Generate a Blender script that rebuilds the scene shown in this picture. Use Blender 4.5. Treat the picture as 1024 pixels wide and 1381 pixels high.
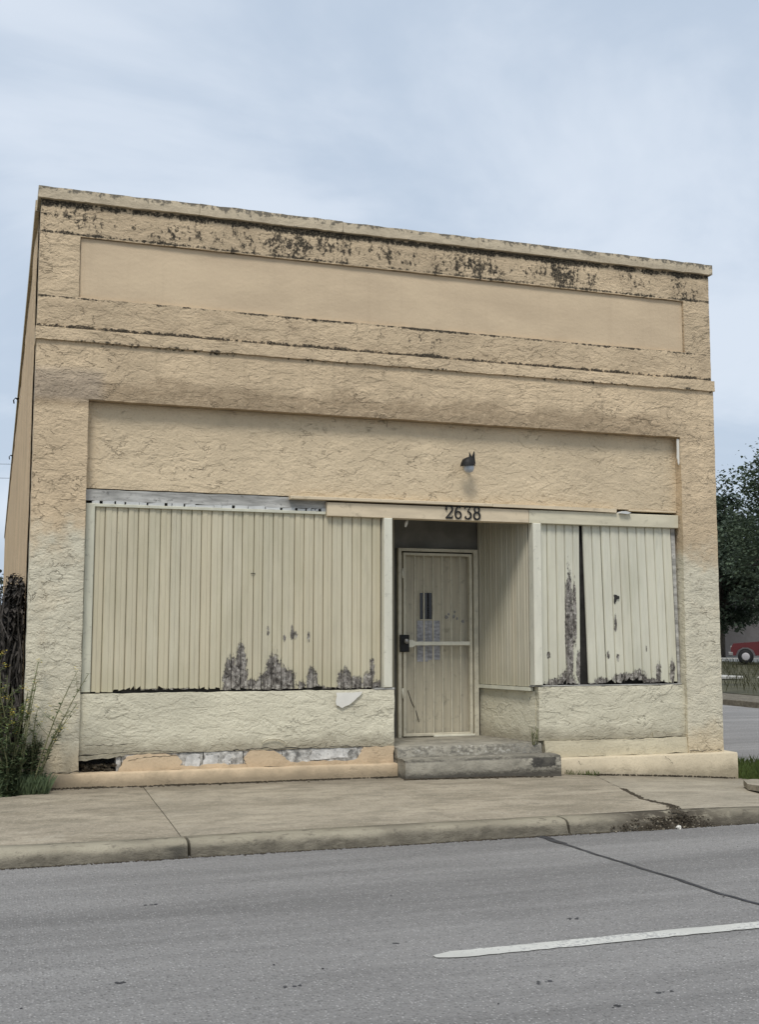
import bpy, math, random
from mathutils import Vector, noise, Matrix
random.seed(7)
R = math.radians
S = bpy.context.scene
for o in list(bpy.data.objects): bpy.data.objects.remove(o)
COL = S.collection

# ------------------------------------------------------------------ camera
cam = bpy.data.cameras.new('camera'); cam_o = bpy.data.objects.new('camera', cam); COL.objects.link(cam_o)
cam_o.location = (-0.279, -11.1, 1.42)
cam_o.rotation_euler = (R(90 + 6.037), R(-0.06), R(-18.50))
cam.sensor_fit = 'VERTICAL'; cam.sensor_height = 36; cam.lens = 40.22
cam.clip_start = 0.05; cam.clip_end = 2500
S.camera = cam_o
S.render.resolution_x = 760; S.render.resolution_y = 1024
S.render.engine = 'CYCLES'
S.view_settings.view_transform = 'Standard'; S.view_settings.look = 'None'
S.view_settings.exposure = 0.68; S.view_settings.gamma = 1.0
S.view_settings.use_curve_mapping = False

# ------------------------------------------------------------------ node helper
class NT:
    def __init__(s, tree): s.t = tree; s.n = tree.nodes; s.l = tree.links
    def new(s, typ, **kw):
        nd = s.n.new(typ)
        for k, v in kw.items(): setattr(nd, k, v)
        return nd
    def put(s, sock, v):
        if isinstance(v, bpy.types.NodeSocket): s.l.new(v, sock)
        elif v is not None:
            if isinstance(v, (tuple, list)) and len(v) == 3 and sock.type == 'RGBA': v = (*v, 1)
            sock.default_value = v
    def m(s, op, a, b=None, c=None, clamp=False):
        nd = s.new('ShaderNodeMath', operation=op, use_clamp=clamp)
        s.put(nd.inputs[0], a); s.put(nd.inputs[1], b); s.put(nd.inputs[2], c)
        return nd.outputs[0]
    def mr(s, v, a, b, c=0.0, d=1.0, smooth=True):
        nd = s.new('ShaderNodeMapRange', interpolation_type='SMOOTHSTEP' if smooth else 'LINEAR')
        for i, x in enumerate((v, a, b, c, d)): s.put(nd.inputs[i], x)
        return nd.outputs[0]
    def noise(s, vec, scale, detail=3.0, rough=0.55, dist=0.0, typ=None):
        nd = s.new('ShaderNodeTexNoise'); s.put(nd.inputs['Vector'], vec)
        nd.inputs['Scale'].default_value = scale; nd.inputs['Detail'].default_value = detail
        nd.inputs['Roughness'].default_value = rough; nd.inputs['Distortion'].default_value = dist
        return nd.outputs[0]
    def voro(s, vec, scale, feature='F1'):
        nd = s.new('ShaderNodeTexVoronoi', feature=feature); s.put(nd.inputs['Vector'], vec)
        nd.inputs['Scale'].default_value = scale
        return nd.outputs[0]
    def scale(s, vec, xyz, off=(0, 0, 0)):
        nd = s.new('ShaderNodeMapping'); s.put(nd.inputs['Vector'], vec)
        nd.inputs['Scale'].default_value = xyz; nd.inputs['Location'].default_value = off
        return nd.outputs[0]
    def mix(s, f, a, b, mode='MIX'):
        nd = s.new('ShaderNodeMix', data_type='RGBA', blend_type=mode)
        s.put(nd.inputs[0], f); s.put(nd.inputs[6], a); s.put(nd.inputs[7], b)
        return nd.outputs[2]
    def xyz(s, vec):
        nd = s.new('ShaderNodeSeparateXYZ'); s.put(nd.inputs[0], vec); return nd.outputs
    def pos(s): return s.new('ShaderNodeNewGeometry').outputs['Position']
    def bump(s, h, dist, strength=1.0, normal=None):
        nd = s.new('ShaderNodeBump'); s.put(nd.inputs['Height'], h)
        nd.inputs['Distance'].default_value = dist; nd.inputs['Strength'].default_value = strength
        if normal is not None: s.put(nd.inputs['Normal'], normal)
        return nd.outputs[0]

def new_mat(name):
    m = bpy.data.materials.new(name); m.use_nodes = True
    nt = NT(m.node_tree)
    b = m.node_tree.nodes['Principled BSDF']
    b.inputs['Roughness'].default_value = 0.9
    b.inputs['Specular IOR Level'].default_value = 0.25
    return m, nt, b

# ------------------------------------------------------------------ world and sun (overcast)
SUN_EL, SUN_AZ = R(58), R(-28)        # azimuth measured from straight behind the camera
w = bpy.data.worlds.new('World'); S.world = w; w.use_nodes = True
nt = NT(w.node_tree); bg = w.node_tree.nodes['Background']
sky = nt.new('ShaderNodeTexSky', sky_type='NISHITA'); sky.sun_disc = False
sky.sun_elevation = SUN_EL; sky.sun_rotation = R(180) + SUN_AZ
sky.air_density = 1.0; sky.dust_density = 2.5; sky.ozone_density = 1.0
d = nt.new('ShaderNodeTexCoord').outputs['Generated']
dx, dy, dz = nt.xyz(d)
den = nt.m('ADD', nt.m('MAXIMUM', dz, 0.0), 0.35)
cmb = nt.new('ShaderNodeCombineXYZ')
nt.put(cmb.inputs[0], nt.m('DIVIDE', dx, den)); nt.put(cmb.inputs[1], nt.m('DIVIDE', dy, den))
cv = cmb.outputs[0]
n1 = nt.noise(cv, 2.1, 6, 0.55, 0.6); n2 = nt.noise(nt.scale(cv, (1, 1, 1), (3.1, 1.7, 0)), 0.75, 3, 0.5, 0.3)
cl = nt.m('ADD', nt.m('MULTIPLY', n1, 0.55), nt.m('MULTIPLY', n2, 0.45))
cf = nt.mr(cl, 0.43, 0.58)
ccol = nt.mix(cf, (3.45, 4.05, 4.85), (4.65, 5.12, 5.75))
skycol = nt.mix(0.90, sky.outputs[0], ccol)
w.node_tree.links.new(skycol, bg.inputs['Color']); bg.inputs['Strength'].default_value = 0.1
sun = bpy.data.lights.new('sun', 'SUN'); sun.energy = 1.5; sun.angle = R(16); sun.color = (1.0, 0.96, 0.9)
sun_o = bpy.data.objects.new('sun', sun); COL.objects.link(sun_o)
# the sun stands behind the camera (south, -y), a little to the left
sd = Vector((math.sin(SUN_AZ) * math.cos(SUN_EL), -math.cos(SUN_AZ) * math.cos(SUN_EL), math.sin(SUN_EL)))
sun_o.rotation_euler = sd.to_track_quat('Z', 'Y').to_euler(); sun_o.location = sd * 60

# ------------------------------------------------------------------ materials
def stucco_height(nt, p, arcs=1.0, fine=1.0):
    """trowelled stucco: broken arc ridges, soft lumps and sand grain"""
    warp = nt.noise(p, 2.3, 2)
    pa = nt.scale(p, (1.0, 1.0, 1.5))
    a = nt.noise(pa, 3.6, 4.5, 0.6, 0.35)
    ridge = nt.mr(nt.m('ABSOLUTE', nt.m('SUBTRACT', a, 0.5)), 0.0, 0.016, 1.0, 0.0)
    rotp = nt.new('ShaderNodeMapping'); nt.put(rotp.inputs['Vector'], p)
    rotp.inputs['Rotation'].default_value = (0, R(35), 0); rotp.inputs['Scale'].default_value = (0.75, 1, 1.7); rotp.inputs['Location'].default_value = (4.3, 1, 2.2)
    a2 = nt.noise(rotp.outputs[0], 6.0, 4.0, 0.6, 0.5)
    ridge2 = nt.mr(nt.m('ABSOLUTE', nt.m('SUBTRACT', a2, 0.47)), 0.0, 0.02, 1.0, 0.0)
    brk = nt.mr(nt.noise(nt.scale(p, (1, 1, 1), (9, 2, 5)), 4.6, 3), 0.52, 0.66)
    brk2 = nt.mr(nt.noise(nt.scale(p, (1, 1, 1), (2, 7, 1)), 6.5, 3), 0.53, 0.64)
    r = nt.m('ADD', nt.m('MULTIPLY', ridge, brk), nt.m('MULTIPLY', ridge2, brk2), clamp=True)
    step = nt.mr(a, 0.46, 0.54)
    step2 = nt.mr(a2, 0.43, 0.55)
    grain = nt.noise(p, 42, 5, 0.7)
    lump = nt.noise(p, 17, 3, 0.6)
    area = nt.mr(nt.noise(nt.scale(p, (1, 1, 1.4), (6, 1, 8)), 1.3, 3, .6), .36, .64, .12, 1.3)
    r = nt.m('MULTIPLY', r, area)
    step = nt.m('MULTIPLY', step, area)
    h = nt.m('ADD', nt.m('MULTIPLY', step, 0.34 * arcs), nt.m('MULTIPLY', step2, 0.26 * arcs))
    h = nt.m('SUBTRACT', h, nt.m('MULTIPLY', r, 0.65 * arcs))
    h = nt.m('ADD', h, nt.m('MULTIPLY', grain, 0.75 * fine))
    h = nt.m('ADD', h, nt.m('MULTIPLY', lump, 0.7 * fine))
    h = nt.m('ADD', h, nt.m('MULTIPLY', warp, 0.8))
    return h, r, grain

TAN = (0.635, 0.495, 0.325); TAN_D = (0.40, 0.30, 0.185)
CREAM = (0.625, 0.575, 0.44); PEACH = (0.60, 0.462, 0.305); SAND = (0.60, 0.51, 0.36)
DIRT = (0.035, 0.032, 0.027)

def mat_stucco(name, col, low=None, zsplit=2.4, mildew=False, lintel=False, arcs=1.0, dist=0.015,
               foot=None, vary=0.22, crev=0.34):
    m, nt, b = new_mat(name); p = nt.pos(); x, y, z = nt.xyz(p)
    h, r, grain = stucco_height(nt, p, arcs)
    big = nt.noise(p, 0.9, 4, 0.6); med = nt.noise(p, 5.5, 4, 0.6)
    c = nt.mix(nt.mr(big, 0.32, 0.7), tuple(v * (1 - vary * 0.8) for v in col), tuple(min(v * (1 + vary * .45), 0.9) for v in col))
    c = nt.mix(nt.m('MULTIPLY', nt.mr(med, 0.5, 0.78), 0.30), c, tuple(v * 0.62 for v in col))
    if low is not None:
        wob = nt.m('ADD', nt.m('MULTIPLY', nt.noise(p, 1.6, 3), 1.1), nt.m('MULTIPLY', nt.noise(p, 9, 3), 0.28))
        f = nt.mr(nt.m('ADD', z, wob), zsplit + 0.52, zsplit + 0.84, 1.0, 0.0)
        lc = nt.mix(nt.mr(med, 0.3, 0.75), tuple(v * 1.05 for v in low), tuple(v * 0.88 for v in low))
        # patches of an older warm coat showing through the grey overpaint
        pt = nt.m('MULTIPLY', nt.mr(nt.noise(nt.scale(p, (1, 1, 1), (5, 5, 5)), 2.2, 4), 0.56, 0.66), 0.35)
        lc = nt.mix(pt, lc, tuple((u + v) / 2 for u, v in zip(low, col)))
        c = nt.mix(f, c, lc)
        ft = nt.mr(nt.m('ADD', z, nt.m('MULTIPLY', nt.noise(p, 3.5, 4), -.5)), -.05, .28, .75, 0)
        c = nt.mix(ft, c, (0.60, 0.49, 0.325))
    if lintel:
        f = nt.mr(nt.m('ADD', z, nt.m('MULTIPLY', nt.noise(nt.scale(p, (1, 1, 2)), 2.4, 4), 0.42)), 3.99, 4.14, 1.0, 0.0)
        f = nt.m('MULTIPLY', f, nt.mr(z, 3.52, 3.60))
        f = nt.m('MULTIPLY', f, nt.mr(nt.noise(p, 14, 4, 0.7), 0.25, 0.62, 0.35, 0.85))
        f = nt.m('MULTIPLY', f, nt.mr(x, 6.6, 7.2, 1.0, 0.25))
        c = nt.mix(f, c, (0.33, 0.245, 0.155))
        # greyish patch near the left corner under the belt
        gx = nt.m('MULTIPLY', nt.mr(x, 0.55, 0.7, 1, 0), nt.mr(nt.m('ABSOLUTE', nt.m('SUBTRACT', z, 3.78)), 0.1, 0.2, 0.4, 0.0))
        c = nt.mix(gx, c, (0.36, 0.31, 0.26))
    # trowel mark crevices painted darker, for their thin shadows and settled dirt
    c = nt.mix(nt.m('MULTIPLY', r, crev), c, tuple(v * 0.42 for v in col))
    c = nt.mix(nt.mr(grain, 0.52, 0.72, 0.0, 0.42), c, tuple(v * 0.55 for v in col))
    fl = nt.noise(nt.scale(p, (1, 1, 1.3), (3, 3, 3)), 21, 4, 0.65)
    c = nt.mix(nt.mr(fl, 0.70, 0.74, 0.0, 0.55), c, tuple(v * 0.28 for v in col))
    if mildew:
        sp = nt.m('ADD', nt.m('MULTIPLY', nt.noise(nt.scale(p, (1.0, 1, 0.8)), 25, 5, 0.72, 0.3), .62), nt.m('MULTIPLY', nt.noise(nt.scale(p, (1.0, 1, 0.45)), 8, 4, 0.6), .4))
        lowf = nt.noise(nt.scale(p, (1, 1, 1), (7, 0, 3)), 1.5, 4, .6)
        mid = nt.mr(x, .4, 2.0, .0, .05); mid = nt.m('MULTIPLY', mid, nt.mr(x, 5.4, 6.6, 1, .3))
        tot = None
        for zc, up, dn, thr, gain in ((5.55, 0.05, 0.085, 0.636, 0.22), (5.40, 0.16, 0.24, 0.611, 0.06), (5.25, 0.045, 0.02, 0.63, 0.18),
                                (4.622, 0.016, 0.03, 0.60, 0.17), (4.48, 0.18, 0.2, 0.655, 0.05), (4.326, 0.05, 0.014, 0.615, 0.22), (4.20, 0.03, 0.06, 0.66, 0.12), (3.9, .3, .3, .69, .04)):
            wv = nt.m('MULTIPLY', nt.mr(z, zc - dn, zc), nt.mr(z, zc, zc + up, 1, 0))
            v = nt.m('ADD', sp, nt.m('MULTIPLY', wv, gain))
            v = nt.m('ADD', v, nt.m('MULTIPLY', nt.m('SUBTRACT', lowf, 0.5), 0.48))
            if zc > 5.3: v = nt.m('ADD', v, mid)
            k = nt.m('MULTIPLY', nt.mr(v, thr - .005, thr + 0.07), nt.mr(wv, 0.05, 0.3))
            tot = k if tot is None else nt.m('MAXIMUM', tot, k)
        # broad soft brown staining on the bands
        bz = nt.m('MAXIMUM', nt.m('MULTIPLY', nt.mr(z, 5.22, 5.32), .8), nt.m('MULTIPLY', nt.mr(z, 4.25, 4.34), nt.mr(z, 4.60, 4.66, 1, 0)))
        sn = nt.noise(nt.scale(p, (.8, 1, 1.5), (2, 0, 4)), 3.2, 5, .65)
        c = nt.mix(nt.m('MULTIPLY', nt.m('MULTIPLY', bz, nt.mr(sn, .42, .66)), .34), c, (0.34, 0.255, 0.165))
        brk_ = nt.mr(nt.noise(p, 60, 4, .7), .34, .52, .55, .98)
        c = nt.mix(nt.m('MULTIPLY', tot, brk_), c, (0.036, 0.031, 0.023))
        # rain streaks, from the coping and from the belt
        s2 = nt.noise(nt.scale(p, (6, 1, 0.3), (3, 0, 0)), 2.5, 4, .6)
        kb = nt.m('MULTIPLY', nt.mr(s2, .52, .72), nt.m('MULTIPLY', nt.mr(z, 2.9, 4.19, 0.0, .42), nt.mr(z, 4.19, 4.2, 1, 0))); c = nt.mix(kb, c, (0.33, 0.255, 0.165))
        st = nt.noise(nt.scale(p, (9, 1, 0.5)), 3, 3)
        k = nt.m('MULTIPLY', nt.mr(st, 0.55, 0.75), nt.mr(z, 4.9, 5.5, 0.0, 0.35))
        c = nt.mix(k, c, (0.26, 0.21, 0.14))
    if foot is not None:
        f = nt.mr(nt.m('ADD', z, nt.m('MULTIPLY', nt.noise(p, 7, 4), -0.22)), foot - 0.16, foot + 0.02, 1, 0)
        c = nt.mix(nt.m('MULTIPLY', f, 0.55), c, (0.20, 0.165, 0.11))
    nt.put(b.inputs['Base Color'], c)
    nt.put(b.inputs['Normal'], nt.bump(h, dist))
    return m

M = {}
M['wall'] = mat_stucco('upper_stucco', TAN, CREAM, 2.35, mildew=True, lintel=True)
M['transom'] = mat_stucco('transom_stucco', (0.645, 0.52, 0.35), dist=0.012, vary=.12, crev=.38)
M['bulk'] = mat_stucco('bulkhead_stucco', (0.655, 0.61, 0.465), dist=0.013, vary=.14, crev=.32, foot=0.34)
M['plinth'] = mat_stucco('plinth_plaster', PEACH, dist=0.006, arcs=.5, foot=0.06, vary=.18)
M['plinth_pale'] = mat_stucco('pale_plinth_plaster', SAND, dist=0.006, arcs=.5, foot=-0.10, vary=.14)
M['strip'] = mat_stucco('base_strip_plaster', (0.60, 0.535, 0.385), dist=0.008, arcs=.7, vary=.14)
M['side'] = mat_stucco('side_wall_stucco', (0.68, 0.495, 0.30), dist=0.008, vary=.15)

def mat_plain(name, col, rough=.85, vary=.15, scale=6, bump=0.0, stretch=(1, 1, 1), spec=.25, metal=0, dirt=0.0):
    m, nt, b = new_mat(name); p = nt.scale(nt.pos(), stretch)
    n = nt.noise(p, scale, 5, 0.6)
    c = nt.mix(nt.mr(n, .3, .72), tuple(v * (1 - vary) for v in col), tuple(min(1, v * (1 + vary)) for v in col))
    if dirt:
        g = nt.noise(nt.pos(), scale * 2.3, 5, .7)
        c = nt.mix(nt.mr(g, .56, .7, 0, dirt), c, tuple(v * .3 for v in col))
    nt.put(b.inputs['Base Color'], c); b.inputs['Roughness'].default_value = rough
    b.inputs['Specular IOR Level'].default_value = spec; b.inputs['Metallic'].default_value = metal
    if bump: nt.put(b.inputs['Normal'], nt.bump(n, bump))
    return m

# smooth recessed panel of the parapet
def mat_panel():
    m, nt, b = new_mat('parapet_panel_plaster'); p = nt.pos(); x, y, z = nt.xyz(p)
    n = nt.noise(nt.scale(p, (.7, 1, 1.6)), 1.6, 4, .6); f = nt.noise(p, 30, 4, .6)
    st = nt.noise(nt.scale(p, (7, 1, .35)), 2, 3)
    c = nt.mix(nt.mr(n, .3, .7), (0.55, 0.43, 0.29), (0.64, 0.505, 0.34))
    c = nt.mix(nt.mr(st, .5, .8, 0, .22), c, (0.47, 0.36, 0.24))
    nt.put(b.inputs['Base Color'], c)
    nt.put(b.inputs['Normal'], nt.bump(nt.m('ADD', f, nt.m('MULTIPLY', n, 3)), 0.003))
    return m
M['panel'] = mat_panel()

def mat_coping():
    m, nt, b = new_mat('coping_plaster'); p = nt.pos(); x, y, z = nt.xyz(p)
    n = nt.noise(nt.scale(p, (1, 1, 2)), 6, 5, .7); g = nt.noise(p, 16, 5, .7)
    c = nt.mix(nt.mr(n, .3, .7), (0.46, 0.385, 0.275), (0.60, 0.505, 0.36))
    edge = nt.m('MAXIMUM', nt.mr(z, 5.60, 5.70, 0, .20), nt.mr(z, 5.53, 5.585, .14, 0))
    k = nt.mr(nt.m('ADD', g, edge), .60, .70)
    c = nt.mix(nt.m('MULTIPLY', k, .8), c, (0.10, 0.092, 0.075))
    nt.put(b.inputs['Base Color'], c); nt.put(b.inputs['Normal'], nt.bump(nt.m('ADD', n, g), .010))
    return m
M['coping'] = mat_coping()

# painted vertical boards with paint lost along the bottom (blobs placed in metres: x, z, rx, rz, weight)
PEEL = [(1.93, .92, .07, .24, 1.2), (2.03, 1.0, .06, .28, 1.15), (2.14, .90, .07, .08, .9), (2.36, .93, .10, .28, 1.05), (2.45, .94, .14, .14, 1.1),
        (2.35, .92, .20, .12, 1.0), (2.58, 1.4, .05, .07, .62), (2.66, .88, .06, .08, .8), (2.76, .93, .055, .16, 1.0), (2.78, .86, .12, .05, 1.0),
        (2.55, 1.41, .03, .09, .85), (2.47, 1.36, .02, .05, .7), (2.72, 1.37, .022, .08, .8), (2.30, 1.45, .02, .07, .7), (3.10, .9, .08, .16, 1.05), (3.22, .9, .10, .09, .9),
        (3.35, .9, .06, .14, 1.0), (3.39, .98, .035, .2, .9), (3.45, .88, .08, .07, .9), (3.0, .86, .5, .02, .8), (1.3, .86, .5, .03, .9),
        (5.655, 1.45, .045, .58, 1.25), (5.72, 1.65, .025, .36, 1.05), (5.62, .9, .11, .12, 1.0), (5.50, .88, .14, .06, 1.0), (5.77, 1.05, .04, .18, 1.1),
        (6.04, .89, .09, .06, .95), (6.35, .90, .20, .08, 1.1), (6.5, .93, .10, .10, .9), (6.62, .88, .20, .05, 1.0), (6.75, .96, .035, .14, .95),
        (6.93, 1.0, .04, .16, .9), (6.225, 1.83, .03, .02, .8), (6.22, 1.53, .018, .10, .95), (6.24, 1.15, .02, .05, .9), (6.12, 1.18, .02, .05, .9),
        (5.4, 1.18, .025, .04, .9), (6.6, 1.25, .014, .04, .8), (5.9, .86, 1.2, .025, .9)]
def mat_board(name, col, peel=True, tint=.10):
    m, nt, b = new_mat(name); p = nt.pos(); x, y, z = nt.xyz(p)
    rnd = nt.new('ShaderNodeObjectInfo').outputs['Random']
    grain = nt.noise(nt.scale(p, (34, 34, 1.3)), 2.0, 4, .6)
    big = nt.noise(nt.scale(p, (3, 3, 1)), .9, 4, .6)
    c = nt.mix(nt.mr(big, .3, .7), tuple(v * .90 for v in col), tuple(v * 1.06 for v in col))
    c = nt.mix(nt.mr(rnd, 0, 1, 0, tint * 4, False), c, (col[0] * 1.03, col[1] * .96, col[2] * .86))
    c = nt.mix(nt.mr(grain, .50, .74, 0, .45), c, tuple(v * .68 for v in col))
    stn = nt.noise(nt.scale(p, (2.2, 2.2, .55), (1, 0, 6)), 1.5, 5, .65); c = nt.mix(nt.mr(stn, .46, .68, 0, .32), c, tuple(v * k_ for v, k_ in zip(col, (.74, .74, .66))))
    lowg = nt.mr(nt.m('ADD', z, nt.m('MULTIPLY', grain, .5)), 1.05, 1.45, .38, 0); c = nt.mix(lowg, c, tuple(v * k_ for v, k_ in zip(col, (.70, .70, .62))))
    # tiny chips and knots
    ch = nt.noise(nt.scale(p, (16, 16, 7)), 2.2, 3, .6)
    c = nt.mix(nt.mr(ch, .745, .77, 0, .8), c, (0.10, 0.095, 0.085))
    h = nt.m('MULTIPLY', grain, .35)
    if peel:
        rag = nt.noise(nt.scale(p, (24, 24, 13)), 2.2, 6, .72)
        rag2 = nt.noise(nt.scale(p, (9, 9, 4)), 2.4, 4, .6)
        tot = None
        for x0, z0, rx, rz, wt in PEEL:
            ax = nt.m('MULTIPLY', nt.m('SUBTRACT', x, x0), 1.0 / rx); az = nt.m('MULTIPLY', nt.m('SUBTRACT', z, z0), 1.0 / rz)
            dd = nt.m('ADD', nt.m('MULTIPLY', ax, ax), nt.m('MULTIPLY', az, az))
            v = nt.m('SUBTRACT', wt, nt.m('MULTIPLY', dd, .62))
            tot = v if tot is None else nt.m('MAXIMUM', tot, v)
        tot = nt.m('MAXIMUM', tot, -1.0)
        v = nt.m('ADD', tot, nt.m('ADD', nt.m('MULTIPLY', nt.m('SUBTRACT', rag, .5), 1.9), nt.m('MULTIPLY', nt.m('SUBTRACT', rag2, .5), 1.2)))
        k = nt.mr(v, .38, .60)
        rim = nt.m('MULTIPLY', nt.mr(v, .18, .38), .35); c = nt.mix(rim, c, tuple(q * .72 for q in col))
        wood = nt.noise(nt.scale(p, (46, 46, 5)), 2.2, 6, .75)
        wn = nt.noise(p, 26, 4, .7)
        wc = nt.mix(nt.mr(wood, .3, .7), (0.070, 0.062, 0.054), (0.27, 0.245, 0.215))
        wc = nt.mix(nt.mr(wn, .54, .62, 0, .9), wc, (0.44, 0.41, 0.36))
        wc = nt.mix(nt.mr(wn, .47, .38, 0, .92), wc, (0.028, 0.024, 0.02))
        wl = nt.noise(nt.scale(p, (13, 13, 7)), 1.3, 4, .6); wc = nt.mix(nt.mr(wl, .50, .62, 0, .55), wc, (0.40, 0.37, 0.33)); wc = nt.mix(nt.mr(wl, .46, .36, 0, .6), wc, (0.045, 0.038, 0.032))
        c = nt.mix(k, c, wc)
        h = nt.m('SUBTRACT', h, nt.m('MULTIPLY', k, 1.4)); h = nt.m('ADD', h, nt.m('MULTIPLY', nt.m('MULTIPLY', wn, k), 1.2))
    nt.put(b.inputs['Base Color'], c); nt.put(b.inputs['Normal'], nt.bump(h, .004))
    b.inputs['Roughness'].default_value = .75
    return m
BOARD = (0.555, 0.51, 0.378)
M['board'] = mat_board('painted_board', BOARD)
M['board_r'] = mat_board('pale_painted_board', (0.62, 0.60, 0.485), tint=.06)
M['board_e'] = mat_board('entry_board_paint', (0.50, 0.465, 0.36), peel=False)
M['trim'] = mat_plain('trim_paint', (0.58, 0.565, 0.45), rough=.7, vary=.08, scale=9, stretch=(1, 1, .3), dirt=.4)
M['post'] = mat_plain('post_paint', (0.66, 0.635, 0.52), rough=.65, vary=.07, scale=7, stretch=(2, 2, .4), dirt=.3)
M['fascia'] = mat_plain('fascia_paint', (0.63, 0.525, 0.37), rough=.75, vary=.10, scale=5, stretch=(.5, 1, 2), dirt=.35)
M['fascia_pale'] = mat_plain('pale_fascia_paint', (0.60, 0.55, 0.41), rough=.75, vary=.10, scale=5, stretch=(.5, 1, 2), dirt=.35)
M['oldwood'] = mat_plain('weathered_grey_wood', (0.40, 0.39, 0.36), rough=.9, vary=.4, scale=7, stretch=(.35, 1, 2.2), bump=.006, dirt=.8)
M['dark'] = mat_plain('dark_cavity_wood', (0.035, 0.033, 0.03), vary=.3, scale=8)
M['soffit'] = mat_plain('entry_soffit_dark', (0.20, 0.19, 0.165), vary=.18, scale=4)  # dark grey-brown for the soffit, the sheet above the door and jambs
M['door'] = mat_plain('inner_door_paint', (0.52, 0.47, 0.355), rough=.6, vary=.10, scale=5, stretch=(6, 6, .45), dirt=.35)
M['gate'] = mat_plain('gate_paint', (0.57, 0.525, 0.405), rough=.5, vary=.12, scale=9, dirt=.4)
M['gate_pale'] = mat_plain('pale_gate_paint', (0.68, 0.65, 0.53), rough=.5, vary=.08, scale=9, dirt=.25)
M['iron'] = mat_plain('black_iron', (0.018, 0.017, 0.016), rough=.55, vary=.3, scale=20)
M['steel'] = mat_plain('dull_steel', (0.30, 0.29, 0.27), rough=.45, vary=.2, scale=20, metal=.6)
M['glass_dark'] = mat_plain('dark_pane', (0.012, 0.012, 0.014), rough=.12, vary=.2, spec=.5)
M['paper'] = mat_plain('faded_paper', (0.40, 0.395, 0.41), vary=.3, scale=18, stretch=(1, 1, 2))
M['white'] = mat_plain('white_patch', (0.72, 0.695, 0.625), vary=.05, scale=9)
M['lampglass'] = mat_plain('dusty_lamp_glass', (0.46, 0.49, 0.52), rough=.3, vary=.2, scale=14, spec=.5)
M['block'] = mat_plain('bare_concrete_block', (0.42, 0.405, 0.37), vary=.6, scale=16, bump=.02, dirt=.95)
M['remnant'] = mat_plain('flaking_old_plaster', (0.58, 0.565, 0.53), vary=.25, scale=14, bump=.01, dirt=.95)
M['roofing'] = mat_plain('roofing_felt', (0.16, 0.155, 0.15), vary=.2, scale=3)

def mat_step():
    m, nt, b = new_mat('worn_step_concrete'); p = nt.pos(); x, y, z = nt.xyz(p)
    n = nt.noise(p, 5, 5, .65); g = nt.noise(nt.scale(p, (1, 1, 1.6)), 20, 5, .72); f = nt.noise(p, 90, 3, .6)
    c = nt.mix(nt.mr(n, .3, .7), (0.215, 0.198, 0.158), (0.35, 0.322, 0.258))
    # old pale paint left in flakes on the upper riser, black grime between
    k = nt.m('MULTIPLY', nt.mr(z, .155, .185), nt.mr(g, .55, .60)); k = nt.m('MULTIPLY', k, nt.mr(y, .03, .10, 1, .12)); pz = nt.mr(nt.noise(p, 2.6, 3), .42, .6, .15, .8); c = nt.mix(nt.m('MULTIPLY', k, pz), c, (0.50, 0.48, 0.42))
    k = nt.m('MULTIPLY', nt.mr(z, .155, .185), nt.mr(g, .49, .43)); k = nt.m('MULTIPLY', k, nt.mr(y, .03, .10, 1, .2)); c = nt.mix(nt.m('MULTIPLY', k, .55), c, (0.085, 0.08, 0.07))
    # black stain at the right end of the lower riser and grime at its foot
    sx = nt.m('MULTIPLY', nt.mr(nt.m('ADD', x, nt.m('MULTIPLY', g, .2)), 5.10, 5.13), nt.mr(nt.m('ADD', x, nt.m('MULTIPLY', g, .1)), 5.31, 5.33, 1, 0)); sz = nt.m('MULTIPLY', nt.mr(nt.m('ADD', z, nt.m('MULTIPLY', g, .08)), .09, .10), nt.mr(z, .142, .155, 1, 0))
    c = nt.mix(nt.m('MULTIPLY', nt.m('MULTIPLY', sx, sz), nt.mr(n, .3, .5, .5, .95)), c, (0.035, 0.033, 0.03))
    ed = nt.m('MULTIPLY', nt.mr(nt.m('ABSOLUTE', nt.m('SUBTRACT', nt.m('ADD', z, nt.m('MULTIPLY', g, .03)), .168)), .004, .02, 1, 0), nt.mr(n, .42, .55, .1, .8)); c = nt.mix(ed, c, (0.06, 0.055, 0.045))
    rt = nt.m('MULTIPLY', nt.mr(x, 4.6, 5.2, 0, .7), nt.mr(g, .46, .58)); c = nt.mix(rt, c, (0.075, 0.07, 0.058))
    k = nt.mr(nt.m('SUBTRACT', z, nt.m('MULTIPLY', g, .11)), -.06, .0, .85, 0); c = nt.mix(k, c, (0.07, 0.062, 0.05))
    nt.put(b.inputs['Base Color'], c); nt.put(b.inputs['Normal'], nt.bump(nt.m('ADD', nt.m('MULTIPLY', f, .4), g), .012))
    return m
M['step'] = mat_step()

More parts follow.
